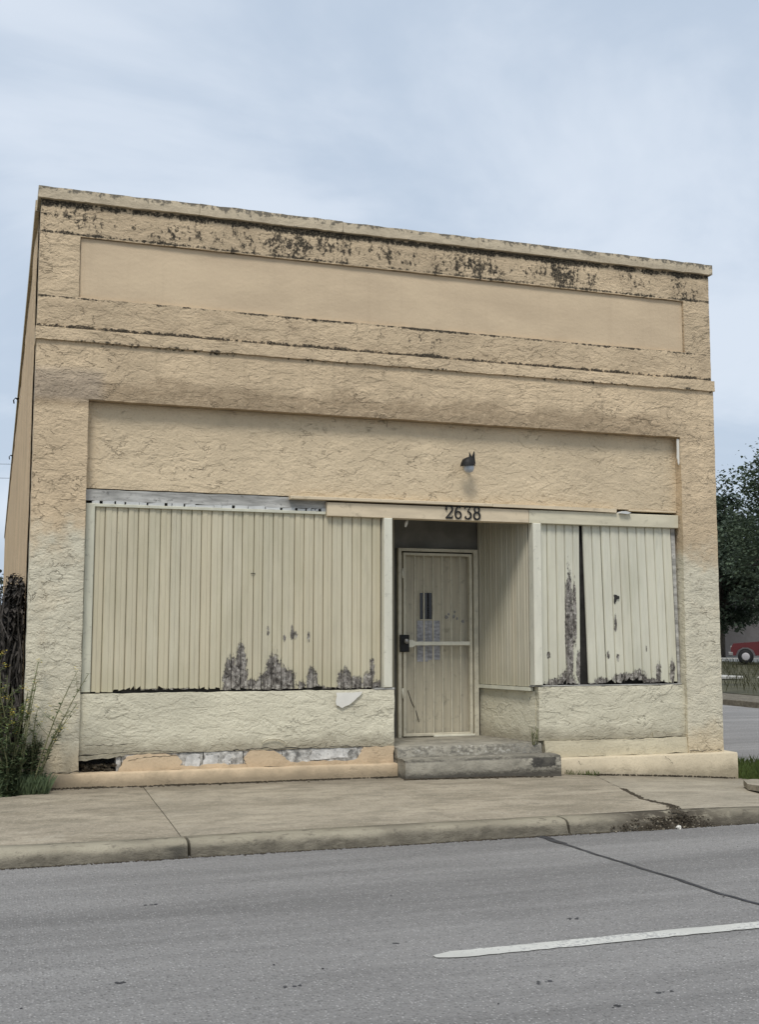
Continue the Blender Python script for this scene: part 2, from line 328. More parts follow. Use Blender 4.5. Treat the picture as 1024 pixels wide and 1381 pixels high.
def mat_walk():
    m, nt, b = new_mat('sidewalk_concrete'); p = nt.pos(); x, y, z = nt.xyz(p)
    n = nt.noise(nt.scale(p, (.5, 1, 1)), 1.3, 5, .6); g = nt.noise(nt.scale(p, (.55, 1, 1)), 7, 5, .65); f = nt.noise(p, 130, 3, .7)
    rnd = nt.new('ShaderNodeObjectInfo').outputs['Random']
    c = nt.mix(nt.mr(n, .3, .7), (0.290, 0.250, 0.188), (0.410, 0.355, 0.268))
    c = nt.mix(nt.mr(g, .46, .66, 0, .6), c, (0.18, 0.160, 0.118))
    n3 = nt.noise(nt.scale(p, (.35, 1, 1), (2, 5, 0)), 2.6, 5, .7); c = nt.mix(nt.mr(n3, .48, .62, 0, .55), c, (0.19, 0.163, 0.115))
    c = nt.mix(nt.mr(g, .44, .30, 0, .35), c, (0.47, 0.425, 0.34))
    c = nt.mix(nt.mr(f, .48, .70, 0, .5), c, (0.16, 0.14, 0.105))
    f2 = nt.noise(p, 45, 4, .7); c = nt.mix(nt.mr(f2, .54, .70, 0, .35), c, (0.19, 0.165, 0.125)); c = nt.mix(nt.mr(f2, .47, .34, 0, .45), c, (0.50, 0.45, 0.35)); f3 = nt.noise(p, 26, 5, .75); c = nt.mix(nt.mr(f3, .52, .64, 0, .4), c, (0.15, 0.132, 0.10))
    c = nt.mix(nt.mr(rnd, 0, 1, 0, .22, False), c, (0.40, 0.37, 0.30))
    # grime along the building line
    k = nt.mr(nt.m('ADD', y, nt.m('MULTIPLY', g, .5)), -.45, .22, 0, .62); c = nt.mix(k, c, (0.145, 0.123, 0.09))
    sp = nt.noise(p, 23, 2, .5); c = nt.mix(nt.mr(sp, .745, .77, 0, .75), c, (0.09, 0.08, 0.065))
    nt.put(b.inputs['Base Color'], c); nt.put(b.inputs['Normal'], nt.bump(nt.m('ADD', f, g), .004))
    return m
M['walk'] = mat_walk()

def mat_kerb():
    m, nt, b = new_mat('kerb_concrete'); p = nt.pos(); x, y, z = nt.xyz(p)
    n = nt.noise(nt.scale(p, (.6, 1, 1)), 2.2, 5, .65); g = nt.noise(nt.scale(p, (.7, 1, 1.4)), 11, 5, .7); f = nt.noise(p, 110, 3, .7)
    c = nt.mix(nt.mr(n, .3, .7), (0.32, 0.285, 0.21), (0.44, 0.395, 0.295))
    # splashed, tyre rubbed face, painted darker still for its weaker light
    k = nt.mr(nt.m('ADD', z, nt.m('MULTIPLY', nt.m('SUBTRACT', n, .5), .10)), -.12, -.066, .82, 0); c = nt.mix(k, c, nt.mix(nt.mr(g, .35, .6), (0.20, 0.178, 0.135), (0.115, 0.10, 0.075)))
    jt = nt.m('MULTIPLY', nt.mr(nt.m('ABSOLUTE', nt.m('SUBTRACT', nt.m('ADD', x, nt.m('MULTIPLY', g, .2)), 1.1)), .0, .16, .8, 0), nt.mr(z, -.07, -.1)); c = nt.mix(jt, c, (0.06, 0.055, 0.045))
    c = nt.mix(nt.mr(g, .54, .66, 0, .7), c, (0.12, 0.105, 0.08))
    lf_ = nt.noise(nt.scale(p, (1, 1, 1), (4, 0, 0)), 1.1, 4, .6); c = nt.mix(nt.mr(lf_, .5, .66, 0, .5), c, (0.17, 0.15, 0.115))
    bx = nt.m('MULTIPLY', nt.mr(x, 4.35, 4.85), nt.mr(x, 5.3, 5.7, 1, .35))
    c = nt.mix(nt.m('MULTIPLY', bx, nt.mr(g, .34, .50, .2, .95)), c, (0.075, 0.062, 0.045))
    c = nt.mix(nt.mr(f, .52, .75, 0, .4), c, (0.16, 0.145, 0.12))
    nt.put(b.inputs['Base Color'], c); nt.put(b.inputs['Normal'], nt.bump(nt.m('ADD', f, nt.m('MULTIPLY', g, 1.8)), .014))
    return m
M['kerb'] = mat_kerb()

def mat_asphalt(name='asphalt', base=.218):
    m, nt, b = new_mat(name); p = nt.pos(); x, y, z = nt.xyz(p)
    agg = nt.voro(p, 60); f = nt.noise(p, 95, 3, .7); mid = nt.noise(p, 30, 4, .7)
    lane = nt.noise(nt.scale(p, (.10, 1.3, 1)), 1.3, 5, .65); pat = nt.noise(nt.scale(p, (.5, 1, 1)), 1.0, 5, .65)
    G = lambda k: (base * k * 1.035, base * k, base * k * .955)
    c = nt.mix(nt.mr(lane, .32, .68), G(.77), G(1.18))
    wk = nt.mr(nt.m('ABSOLUTE', nt.m('SUBTRACT', nt.m('ADD', y, nt.m('MULTIPLY', pat, .5)), -3.9)), .1, .55, .16, 0); c = nt.mix(wk, c, G(.6))
    wk = nt.mr(nt.m('ABSOLUTE', nt.m('SUBTRACT', nt.m('ADD', y, nt.m('MULTIPLY', pat, .5)), -4.95)), .1, .45, .12, 0); c = nt.mix(wk, c, G(1.5))
    c = nt.mix(nt.mr(pat, .5, .75, 0, .4), c, G(.70))
    rn = nt.new('ShaderNodeTexVoronoi'); nt.put(rn.inputs['Vector'], p); rn.inputs['Scale'].default_value = 60
    sel = nt.xyz(rn.outputs['Color'])[0]
    c = nt.mix(nt.m('MULTIPLY', nt.mr(agg, .15, .45, 1, 0), nt.mr(sel, .66, .72, 0, .62)), c, G(2.1))
    c = nt.mix(nt.m('MULTIPLY', nt.mr(agg, .2, .5, 1, 0), nt.mr(sel, .34, .28, 0, .62)), c, G(.42))
    c = nt.mix(nt.mr(f, .52, .70, 0, .55), c, G(.40))
    c = nt.mix(nt.mr(mid, .55, .70, 0, .45), c, G(.55))
    c = nt.mix(nt.mr(mid, .44, .30, 0, .35), c, G(1.5))
    sp = nt.noise(nt.scale(p, (.55, 1, 1)), 5.5, 4, .6); c = nt.mix(nt.mr(sp, .73, .76, 0, .75), c, G(.24))
    nt.put(b.inputs['Base Color'], c); b.inputs['Roughness'].default_value = .82
    nt.put(b.inputs['Normal'], nt.bump(nt.m('ADD', f, nt.m('MULTIPLY', agg, -1.2)), .006))
    return m
M['asphalt'] = mat_asphalt()
M['asphalt_side'] = mat_asphalt('side_street_asphalt', .24)
def mat_paint():
    m, nt, b = new_mat('road_paint'); p = nt.pos()
    n = nt.noise(p, 38, 4, .7); g = nt.noise(nt.scale(p, (.4, 1, 1)), 5, 4, .6)
    k = nt.mr(nt.m('ADD', n, nt.m('MULTIPLY', g, .7)), .90, 1.04, 0, .8)
    c = nt.mix(nt.mr(g, .3, .7), (0.44, 0.435, 0.40), (0.55, 0.545, 0.50))
    c = nt.mix(k, c, (0.26, 0.258, 0.255))
    nt.put(b.inputs['Base Color'], c); nt.put(b.inputs['Normal'], nt.bump(n, .004))
    return m
M['paint'] = mat_paint()
M['tar'] = mat_plain('tar_sealant', (0.045, 0.045, 0.048), rough=.6, vary=.4, scale=14)
M['soil'] = mat_plain('soil_and_litter', (0.060, 0.048, 0.032), vary=.5, scale=22, bump=.01)
M['rubble'] = mat_plain('crumbled_concrete', (0.27, 0.235, 0.175), vary=.6, scale=18, bump=.01)
M['ground'] = mat_plain('dry_grass_ground', (0.070, 0.066, 0.036), vary=.4, scale=.8, bump=.03, dirt=.5)
M['path'] = mat_plain('pale_concrete', (0.43, 0.42, 0.38), vary=.12, scale=2)

def mat_leaf(name, col, vary=.4):
    m, nt, b = new_mat(name)
    p = nt.pos(); n = nt.noise(p, 3.2, 3, .6); f = nt.noise(p, 40, 2)
    c = nt.mix(nt.mr(n, .3, .7), tuple(v * (1 - vary) for v in col), tuple(v * (1 + vary) for v in col))
    c = nt.mix(nt.mr(f, .45, .7, 0, .5), c, (col[0] * 1.5, col[1] * 1.35, col[2]))
    nt.put(b.inputs['Base Color'], c); b.inputs['Roughness'].default_value = .6
    tr = nt.new('ShaderNodeBsdfTranslucent'); nt.put(tr.inputs[0], c)
    mx = nt.new('ShaderNodeMixShader'); mx.inputs[0].default_value = .25
    out = m.node_tree.nodes['Material Output']
    nt.l.new(b.outputs[0], mx.inputs[1]); nt.l.new(tr.outputs[0], mx.inputs[2]); nt.l.new(mx.outputs[0], out.inputs[0])
    return m
M['leaf_tree'] = mat_leaf('tree_leaves', (0.075, 0.102, 0.064))
M['leaf_tree2'] = mat_leaf('dark_tree_leaves', (0.056, 0.078, 0.054))
M['leaf_weed'] = mat_leaf('weed_leaves', (0.165, 0.22, 0.10))
M['leaf_dark'] = mat_leaf('dark_weed_leaves', (0.105, 0.142, 0.075))
M['grass'] = mat_leaf('grass_blades', (0.095, 0.135, 0.040))
M['drygrass'] = mat_leaf('verge_grass_blades', (0.060, 0.062, 0.030))
M['flower'] = mat_plain('yellow_flowers', (0.62, 0.50, 0.10), vary=.2)
M['stem'] = mat_plain('weed_stems', (0.17, 0.17, 0.085), vary=.3)
M['bark'] = mat_plain('bark', (0.085, 0.072, 0.058), vary=.4, scale=9, bump=.02, stretch=(3, 3, .6))
M['vine'] = mat_plain('dead_vine', (0.060, 0.053, 0.047), vary=.6, scale=16)
M['carred'] = mat_plain('red_car_paint', (0.10, 0.014, 0.016), rough=.4, vary=.05, spec=.5)
M['rubber'] = mat_plain('tyre_rubber', (0.02, 0.02, 0.02), vary=.2)
M['hub'] = mat_plain('white_hub', (0.40, 0.38, 0.38), vary=.05, rough=.4)
M['house'] = mat_plain('house_siding', (0.30, 0.265, 0.245), vary=.08, scale=3)
M['houseroof'] = mat_plain('house_shingles', (0.12, 0.11, 0.105), vary=.25, scale=8)
M['lightgrey'] = mat_plain('light_metal', (0.55, 0.55, 0.53), vary=.1)

# ------------------------------------------------------------------ mesh helpers
class MB:
    def __init__(s): s.v = []; s.f = []; s.sm = []
    def add(s, vs, fs, smooth=False):
        o = len(s.v); s.v += [tuple(v) for v in vs]
        for f in fs: s.f.append(tuple(i + o for i in f)); s.sm.append(smooth)
    def box(s, x0, x1, y0, y1, z0, z1):
        s.add([(x0, y0, z0), (x1, y0, z0), (x1, y1, z0), (x0, y1, z0), (x0, y0, z1), (x1, y0, z1), (x1, y1, z1), (x0, y1, z1)],
              [(0, 3, 2, 1), (4, 5, 6, 7), (0, 1, 5, 4), (1, 2, 6, 5), (2, 3, 7, 6), (3, 0, 4, 7)])
    def bbox(s, x0, x1, y0, y1, z0, z1, b=.006):
        """box with chamfered front edges (front = -y)"""
        s.add([(x0, y1, z0), (x1, y1, z0), (x1, y1, z1), (x0, y1, z1),
               (x0, y0 + b, z0), (x1, y0 + b, z0), (x1, y0 + b, z1), (x0, y0 + b, z1),
               (x0 + b, y0, z0 + b), (x1 - b, y0, z0 + b), (x1 - b, y0, z1 - b), (x0 + b, y0, z1 - b)],
              [(0, 3, 2, 1), (0, 1, 5, 4), (1, 2, 6, 5), (2, 3, 7, 6), (3, 0, 4, 7),
               (4, 5, 9, 8), (5, 6, 10, 9), (6, 7, 11, 10), (7, 4, 8, 11), (8, 9, 10, 11)])
    def tube(s, pts, r, n=5, cap=True):
        """tapered tube through pts; r is a radius or a list"""
        pts = [Vector(p) for p in pts]; k = len(pts)
        rs = r if isinstance(r, (list, tuple)) else [r] * k
        vs = []; fs = []
        for i, p in enumerate(pts):
            t = (pts[min(i + 1, k - 1)] - pts[max(i - 1, 0)])
            t = t.normalized() if t.length > 1e-9 else Vector((0, 0, 1))
            a = t.cross(Vector((0, 0, 1)) if abs(t.z) < .9 else Vector((1, 0, 0))).normalized(); b_ = t.cross(a)
            for j in range(n):
                an = 2 * math.pi * j / n
                vs.append(p + (a * math.cos(an) + b_ * math.sin(an)) * rs[i])
        for i in range(k - 1):
            for j in range(n):
                j2 = (j + 1) % n
                fs.append((i * n + j, i * n + j2, (i + 1) * n + j2, (i + 1) * n + j))
        if cap: fs.append(tuple(range(n))[::-1]); fs.append(tuple((k - 1) * n + j for j in range(n)))
        s.add(vs, fs, smooth=n > 5)
    def lathe(s, prof, c, n=16, axis='Z'):
        vs = []; fs = []
        for r_, h in prof:
            for j in range(n):
                a = 2 * math.pi * j / n
                q = (r_ * math.cos(a), r_ * math.sin(a), h)
                if axis == 'X': q = (q[2], q[0], q[1])
                if axis == 'Y': q = (q[1], q[2], q[0])
                vs.append((c[0] + q[0], c[1] + q[1], c[2] + q[2]))
        for i in range(len(prof) - 1):
            for j in range(n):
                j2 = (j + 1) % n; fs.append((i * n + j, i * n + j2, (i + 1) * n + j2, (i + 1) * n + j))
        fs.append(tuple(range(n))[::-1]); fs.append(tuple((len(prof) - 1) * n + j for j in range(n)))
        s.add(vs, fs, smooth=True)
    def prism(s, poly, y0, y1):
        """polygon in (x, z), counter-clockwise seen from -y, extruded from y0 (front) to y1"""
        n = len(poly)
        s.add([(x, y0, z) for x, z in poly] + [(x, y1, z) for x, z in poly],
              [tuple(range(n)), tuple(range(n, 2 * n))[::-1]] + [((i + 1) % n, i, n + i, n + (i + 1) % n) for i in range(n)])
    def build(s, name, mat, parent=None, origin=None, **props):
        me = bpy.data.meshes.new(name)
        off = Vector((0, 0, 0))
        if parent is not None:
            q = parent
            while q is not None: off += q.location; q = q.parent
        loc = Vector(origin) if origin is not None else off
        me.from_pydata([Vector(v) - loc for v in s.v], [], s.f); me.materials.append(mat)
        me.polygons.foreach_set('use_smooth', s.sm); me.update()
        o = bpy.data.objects.new(name, me); COL.objects.link(o)
        o.location = loc - off
        if parent is not None: o.parent = parent
        for k, v in props.items(): o[k] = v
        return o

def empty(name, loc, parent=None, **props):
    o = bpy.data.objects.new(name, None); COL.objects.link(o); o.empty_display_size = .2
    off = Vector((0, 0, 0)); q = parent
    while q is not None: off += q.location; q = q.parent
    o.location = Vector(loc) - off
    if parent is not None: o.parent = parent
    for k, v in props.items(): o[k] = v
    return o

def fn(x, y, z, s=1.0, o=0.0): return noise.noise(Vector((x * s + o, y * s, z * s + o * .7)))
def wav(x, z, amp):     # unevenness of hand-laid stucco, the same for neighbours
    return amp * (fn(x, 3.3, z, .9) * 1.2 + fn(x, 7.1, z, 2.7) * .8 + fn(x, 1.2, z, 7.) * .35)

def slab(mb, x0, x1, z0, z1, yf, yb, step=.06, amp=.006, edge=.004, holes=()):
    """wall slab facing -y with an uneven front; outline jitter makes the arrises hand-made"""
    nx = max(1, round((x1 - x0) / step)); nz = max(1, round((z1 - z0) / step))
    def P(i, k, y=None):
        x = x0 + (x1 - x0) * i / nx; z = z0 + (z1 - z0) * k / nz
        ex = edge * (fn(2., 5., z, 5.) + .6 * fn(4., 1., z, 13.)); ez = edge * (fn(x, 9., 2., 5.) + .6 * fn(x, 2., 2., 13.))
        if i in (0, nx): x += ex
        if k in (0, nz): z += ez
        if y is None:
            y = yf + wav(x, z, amp)
            if i in (0, nx) or k in (0, nz): y += .004
        return (x, y, z)
    vs = [P(i, k) for k in range(nz + 1) for i in range(nx + 1)]
    fs = [(k * (nx + 1) + i, k * (nx + 1) + i + 1, (k + 1) * (nx + 1) + i + 1, (k + 1) * (nx + 1) + i) for k in range(nz) for i in range(nx)]
    mb.add(vs, fs, smooth=True)
    ring = [(i, 0) for i in range(nx)] + [(nx, k) for k in range(nz)] + [(i, nz) for i in range(nx, 0, -1)] + [(0, k) for k in range(nz, 0, -1)]
    n = len(ring)
    vs = [P(i, k) for i, k in ring] + [P(i, k, yb) for i, k in ring]
    mb.add(vs, [((i + 1) % n, i, n + i, n + (i + 1) % n) for i in range(n)] )
    c = [P(0, 0, yb), P(nx, 0, yb), P(nx, nz, yb), P(0, nz, yb)]
    mb.add(c, [(0, 3, 2, 1)])

def jag(pts, amp, n=6, seed=0):
    """subdivide a polyline and jitter the new points"""
    rr = random.Random(seed); out = []
    for (a, b_) in zip(pts[:-1], pts[1:]):
        for i in range(n):
            t = i / n; x = a[0] + (b_[0] - a[0]) * t; z = a[1] + (b_[1] - a[1]) * t
            if i: x += rr.uniform(-amp, amp); z += rr.uniform(-amp, amp)
            out.append((x, z))
    out.append(pts[-1]); return out

# ------------------------------------------------------------------ ground, roads, pavement
def lerp_tab(t, x):
    if x <= t[0][0]: return t[0][1]
    for (a, u), (b_, v) in zip(t[:-1], t[1:]):
        if x <= b_: return u + (v - u) * (x - a) / (b_ - a)
    return t[-1][1]
BASEZ = [(-40, 0.0), (0, 0.0), (3.6, -.018), (5.4, -.05), (6.4, -.105), (7.7, -.185), (9.0, -.22)]
FRONTZ = [(-40, -.06), (5.0, -.06), (5.6, -.066), (6.6, -.085), (8, -.14)]
KY = -2.68
def walk_z(x, y):
    t = min(1, max(0, y / KY))
    return lerp_tab(BASEZ, x) * (1 - t) + lerp_tab(FRONTZ, x) * t + .006 * fn(x, y, 0, .8)

mb = MB(); g = 900
mb.add([(-g, -g, -.42), (g, -g, -.42), (g, g, -.42), (-g, g, -.42)], [(0, 1, 2, 3)])
mb.build('ground', M['ground'], kind='structure')

ROADZ = -.165
road = empty('road', (0, -8, ROADZ), kind='structure')
mb = MB(); nx, ny = 120, 40
xs = [-40 + 90 * i / nx for i in range(nx + 1)]; ys = [-22 + (22 + KY - .02) * j / ny for j in range(ny + 1)]
vs = [(x, y, ROADZ + .010 * fn(x, y, 0, .45) * min(1, (KY - y) / 1.0) - .0) for y in ys for x in xs]
mb.add(vs, [(j * (nx + 1) + i, j * (nx + 1) + i + 1, (j + 1) * (nx + 1) + i + 1, (j + 1) * (nx + 1) + i) for j in range(ny) for i in range(nx)], smooth=True)
mb.build('asphalt_surface', M['asphalt'], road)
def road_z(x, y): return ROADZ + .010 * fn(x, y, 0, .45) * min(1, (KY - y) / 1.0)
# worn lane dash
mb = MB(); n = 60
up = []; lo = []
rr = random.Random(4)
for i in range(n + 1):
    x = 1.83 + 3.2 * i / n
    tp = .022 if i == 0 else (.042 if i == 1 else .058)
    up.append((x + rr.uniform(-.004, .004), -5.655 + tp + rr.uniform(-.006, .006))); lo.append((x, -5.655 - tp + rr.uniform(-.006, .006)))
vs = [(x, y, road_z(x, y) + .005) for x, y in up] + [(x, y, road_z(x, y) + .005) for x, y in lo]
mb.add(vs, [(n + 1 + i, n + 2 + i, i + 1, i) for i in range(n)])
mb.build('lane_marking', M['paint'], road)
# tar seal over a crack
mb = MB(); vs = []; n = 70
for i in range(n + 1):
    t = i / n; y = -2.72 - 3.4 * t
    x = 3.83 + .27 * t + .030 * fn(t * 5, 1, 1, 1.7) + .012 * fn(t * 30, 4, 1)
    wd = .017 + .008 * fn(t * 12, 2, 2) + (.018 if t < .12 else 0)
    vs += [(x - wd, y, road_z(x, y) + .004), (x + wd, y, road_z(x, y) + .004)]
mb.add(vs, [(2 * i, 2 * i + 2, 2 * i + 3, 2 * i + 1) for i in range(n)])
mb.build('crack_seal', M['tar'], road)
# dark scraps and stones lying on the road
mb = MB(); rr = random.Random(12)
def pebble(mb, x, y, z, r, flat=.5, rr=rr):
    vs = []
    for k, (h, q) in enumerate(((-.6, .7), (.1, 1.0), (.7, .6))):
        for j in range(5):
            a = 2 * math.pi * (j + k * .4) / 5; u = r * q * rr.uniform(.7, 1.2)
            vs.append((x + u * math.cos(a), y + u * math.sin(a), z + h * r * flat))
    fs = [(5 * k + j, 5 * k + (j + 1) % 5, 5 * k + 5 + (j + 1) % 5, 5 * k + 5 + j) for k in range(2) for j in range(5)] + [(10, 11, 12, 13, 14)]
    mb.add(vs, fs)
for i in range(24):
    x = rr.uniform(-1.5, 6); y = rr.uniform(-7.2, -2.85); pebble(mb, x, y, road_z(x, y) + .002, rr.uniform(.003, .008))
for x, y in ((1.75, -5.35), (2.15, -6.2), (2.85, -5.2), (.65, -4.1), (1.05, -5.9), (.3, -5.6), (2.6, -6.5), (2.3, -6.6)):
    for k in range(5): pebble(mb, x + rr.uniform(-.045, .045), y + rr.uniform(-.014, .014), road_z(x, y) + .001, rr.uniform(.005, .015), .25)
mb.build('road_grit', M['tar'], road, kind='stuff')

# kerb stones
kerb = empty('kerb', (0, KY, ROADZ), kind='structure')
def kerb_stone(x0, x1, broken=False, seed=0):
    mb = MB(); n = max(4, round((x1 - x0) / .06)); rr = random.Random(seed); rings = []
    for i in range(n + 1):
        x = x0 + (x1 - x0) * i / n
        zt = walk_z(x, KY) + .004; yb = KY + .15; e = .006 * fn(x, 2, 3, 2.5) + .004 * fn(x, 8, 3, 9)
        cr = 0
        if broken and 4.5 < x < 5.6:
            q = min(1, (x - 4.5) / .35) * min(1, (5.6 - x) / .3); cr = q * (.022 + .05 * abs(fn(x, 1, 1, 7.)) + .016 * rr.random())
        yf = KY - .10 + e - 0
        chip = max(0, fn(x, 4, 9, 6.) - .25) * .05; cr = max(cr, chip)
        prof = [(yb, zt - .25), (yb, zt + .001), (KY + .03 + cr * 1.2, zt + .001 - cr * .15), (KY - .035 + cr * 1.5, zt - .005 - cr * .6), (KY - .058 + cr * 1.2, zt - .020 - cr),
                (yf + .026 + cr * .5, zt - .050 - cr * .3), (yf, ROADZ - .01), (yf, ROADZ - .2)]
        rings.append([(x, y, z) for y, z in prof])
    vs = [v for r_ in rings for v in r_]; k = 8
    fs = [(i * k + j, i * k + j + 1, (i + 1) * k + j + 1, (i + 1) * k + j) for i in range(n) for j in range(k - 1)]
    mb.add(vs, fs, smooth=True)
    mb.add(rings[0], [tuple(range(8))[::-1]]); mb.add(rings[-1], [tuple(range(8))])
    return mb.build('kerb_stone', M['kerb'], kerb)
ks = [-10.9, -7.9, -4.9, -1.93, 1.085, 4.10, 5.22, 7.4]
for i in range(len(ks) - 1): kerb_stone(ks[i] + .011, ks[i + 1] - .011, broken=ks[i] >= 4.0, seed=i)

# pavement slabs with open joints; the last joint is a ragged crack
walk = empty('sidewalk', (0, -1.3, 0), kind='structure')
def joint(x0, x1):  return lambda y: x0 + (x1 - x0) * (y / KY)
CR = [(0.3, 5.85), (-.39, 5.72), (-1.2, 5.50), (-1.9, 5.30), (-2.3, 5.33), (-2.55, 5.20), (-2.9, 5.15)]
def crack(y):
    yy = -y; t = [(-a, b_) for a, b_ in CR]
    return lerp_tab(t, yy) + .018 * fn(1, y, 2, 6.) + .012 * fn(3, y, 2, 17.)
joints = [lambda y: -10.9, joint(-7.9, -7.9), joint(-5.6, -5.6), joint(-3.4, -3.4), joint(-1.16, -1.16), joint(1.08, 1.06), joint(3.38, 3.23), crack, lambda y: 7.75]
def paving(a, b_, gap=.007, dz=0.0, tilt=0.0):
    mb = MB(); y1 = -.02; y0 = KY + .155; ny = 44
    x_ref = joints
    w_ = abs(b_(-1) - a(-1)); nx = max(6, round(w_ / .07)); top = []
    for j in range(ny + 1):
        y = y0 + (y1 - y0) * j / ny
        xa = a(y) + gap; xb = b_(y) - gap
        for i in range(nx + 1):
            x = xa + (xb - xa) * i / nx
            e = min(i, nx - i, j, ny - j); r_ = .004 if e == 0 else 0
            top.append((x, y, walk_z(x, y) + dz + tilt * (x - xa) - r_ + .0015 * fn(x, y, 1, 3)))
    mb.add(top, [(j * (nx + 1) + i, j * (nx + 1) + i + 1, (j + 1) * (nx + 1) + i + 1, (j + 1) * (nx + 1) + i) for j in range(ny) for i in range(nx)], smooth=True)
    ring = [i for i in range(nx)] + [j * (nx + 1) + nx for j in range(ny)] + [ny * (nx + 1) + i for i in range(nx, 0, -1)] + [j * (nx + 1) for j in range(ny, 0, -1)]
    vs = [top[i] for i in ring]; n = len(vs)
    mb.add(vs + [(x, y, z - .12) for x, y, z in vs], [((i + 1) % n, i, n + i, n + (i + 1) % n) for i in range(n)])
    return mb.build('paving_slab', M['walk'], walk)
for i in range(len(joints) - 1):
    paving(joints[i], joints[i + 1], gap=.016 if i == 7 else .0035, dz=(-.004 if i == 7 else .0015 * (i % 3)))
# broken raised slab end at the far right
mb = MB()
poly = [(6.72, -1.66), (6.95, -1.78), (7.3, -1.95), (7.65, -1.9), (7.7, -1.0), (7.25, -.85), (6.95, -1.1), (6.78, -1.4)]
top = [(x, y, walk_z(x, y) + .07 + .02 * fn(x, y, 1, 3)) for x, y in poly]; n = len(poly)
mb.add(top + [(x, y, z - .055) for x, y, z in top], [tuple(range(n)), tuple(range(n, 2 * n))[::-1]] + [((i + 1) % n, i, n + i, n + (i + 1) % n) for i in range(n)])
mb.build('paving_slab', M['walk'], walk, label='broken piece of paving slab heaved up over a dark gap')
# bedding soil below joints
mb = MB(); n = 50
vs = []
for i in range(n + 1):
    x = -11 + 19 * i / n
    vs += [(x, -.01, walk_z(x, 0) - .028), (x, KY + .14, walk_z(x, KY) - .028)]
mb.add(vs, [(2 * i, 2 * i + 1, 2 * i + 3, 2 * i + 2) for i in range(n)])
mb.build('joint_soil', M['soil'], walk)

# crumbled stuff: along the foot of the wall, in the crack and below the broken kerb
mb = MB(); rr = random.Random(5)
for i in range(1500):
    x = rr.uniform(.1, 7.6); q = abs(rr.gauss(0, .03)); y = -.075 - q
    if 3.6 < x < 5.36: y -= .22
    if fn(x, 1, 1, 2.2) + rr.uniform(-.5, .35) < 0: continue
    pebble(mb, x, y, walk_z(x, y) + .004, rr.uniform(.006, .018), .6, rr)
for i in range(1500):
    x = rr.uniform(.1, 7.6); y = -.07 - abs(rr.gauss(0, .012))
    if 3.6 < x < 5.36: y -= .215
    if fn(x, 4, 1, 1.6) < -.25: continue
    pebble(mb, x, y, walk_z(x, y) + .006, rr.uniform(.006, .015), .8, rr)
mb.build('wall_foot_soil', M['soil'], None, kind='stuff', label='dark soil and grit gathered along the foot of the storefront wall', category='soil')
mb = MB()
for i in range(1100):
    t = rr.random(); y = -1.2 - 1.6 * t; x = crack(y) + rr.gauss(0, .010 + .075 * max(0, t - .45) * (1 if y > KY + .1 else .5))
    pebble(mb, x, y, walk_z(x, max(y, KY)) - .003 - (max(0, KY - .02 - y) * .8), rr.uniform(.004, .014), .5, rr)
for i in range(1600):
    x = rr.gauss(4.97, .25); y = rr.uniform(KY - .15, KY + .04)
    if not 4.45 < x < 5.5 or fn(x, y, 0, 9) + rr.uniform(-.4, .5) < -.1: continue
    z = walk_z(x, KY) - .035 if y > KY - .03 else walk_z(x, KY) - .035 - (KY - .03 - y) / .12 * .075
    pebble(mb, x, y, max(z, ROADZ + .003), rr.uniform(.003, .010), .8, rr)
mb.build('kerb_rubble', M['soil'], None, kind='stuff', label='dark crumbled concrete and soil spilling from the broken kerb', category='rubble')
mb = MB()
for i in range(130):
    x = rr.gauss(4.97, .24); y = rr.uniform(KY - .16, KY + .03)
    z = walk_z(x, KY) - .03 - max(0, (KY - .03 - y)) / .12 * .075
    pebble(mb, x, y, max(z, ROADZ + .005) + .002, rr.uniform(.003, .009), .8, rr)
mb.build('concrete_crumbs', M['rubble'], None, kind='stuff', label='pale concrete crumbs scattered over the broken kerb', category='rubble')
mb = MB()
for i in range(2600):
    x = rr.uniform(-1.2, 6.6); y = KY - .105 - abs(rr.gauss(0, .016)) - .02 * max(0, fn(x, 1, 7, .9))
    if fn(x, 3, 2, 1.3) + rr.uniform(-.3, .5) < -.1: continue
    pebble(mb, x, y, ROADZ + .002, rr.uniform(.003, .010), .5, rr)
mb.build('gutter_grit', M['soil'], None, kind='stuff', label='thin line of dark grit lying in the gutter along the kerb', category='grit')
mb = MB(); pebble(mb, 5.06, KY - .155, ROADZ + .014, .026, .8, rr)
mb.build('white_stone', M['white'], None, label='small white stone lying in the gutter below the broken kerb', category='stone')

# ------------------------------------------------------------------ the building
B = empty('storefront_building', (3.75, 0, 0), label='old one storey tan stucco storefront with boarded windows and stained parapet', category='building')
DEEP = 42.0
# main wall pieces
for x0, x1, lab in ((0.0, .495, 'left pilaster, cream overpaint on its lower half'), (7.045, 7.5, 'right pilaster, tan above and cream below')):
    mb = MB(); slab(mb, x0, x1, .10, 3.64, 0, .35, amp=.006, edge=.006); mb.build('pilaster', M['wall'], B, label=lab)
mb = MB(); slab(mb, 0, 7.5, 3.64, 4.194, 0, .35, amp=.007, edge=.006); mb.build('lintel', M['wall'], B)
mb = MB(); slab(mb, -.010, 7.508, 4.195, 4.314, -.028, .30, amp=.008, edge=.008); mb.build('belt_course', M['wall'], B)
mb = MB()
PX0, PX1, PZ0, PZ1 = .375, 7.135, 4.632, 5.235
slab(mb, 0, 7.48, PZ1, 5.568, 0, .30, amp=.006, edge=.005)
slab(mb, 0, 7.48, 4.318, PZ0, 0, .30, amp=.006, edge=.005)
slab(mb, 0, PX0, PZ0, PZ1, 0, .30, amp=.006, edge=.005)
slab(mb, PX1, 7.48, PZ0, PZ1, 0, .30, amp=.006, edge=.005)
mb.build('parapet_wall', M['wall'], B)
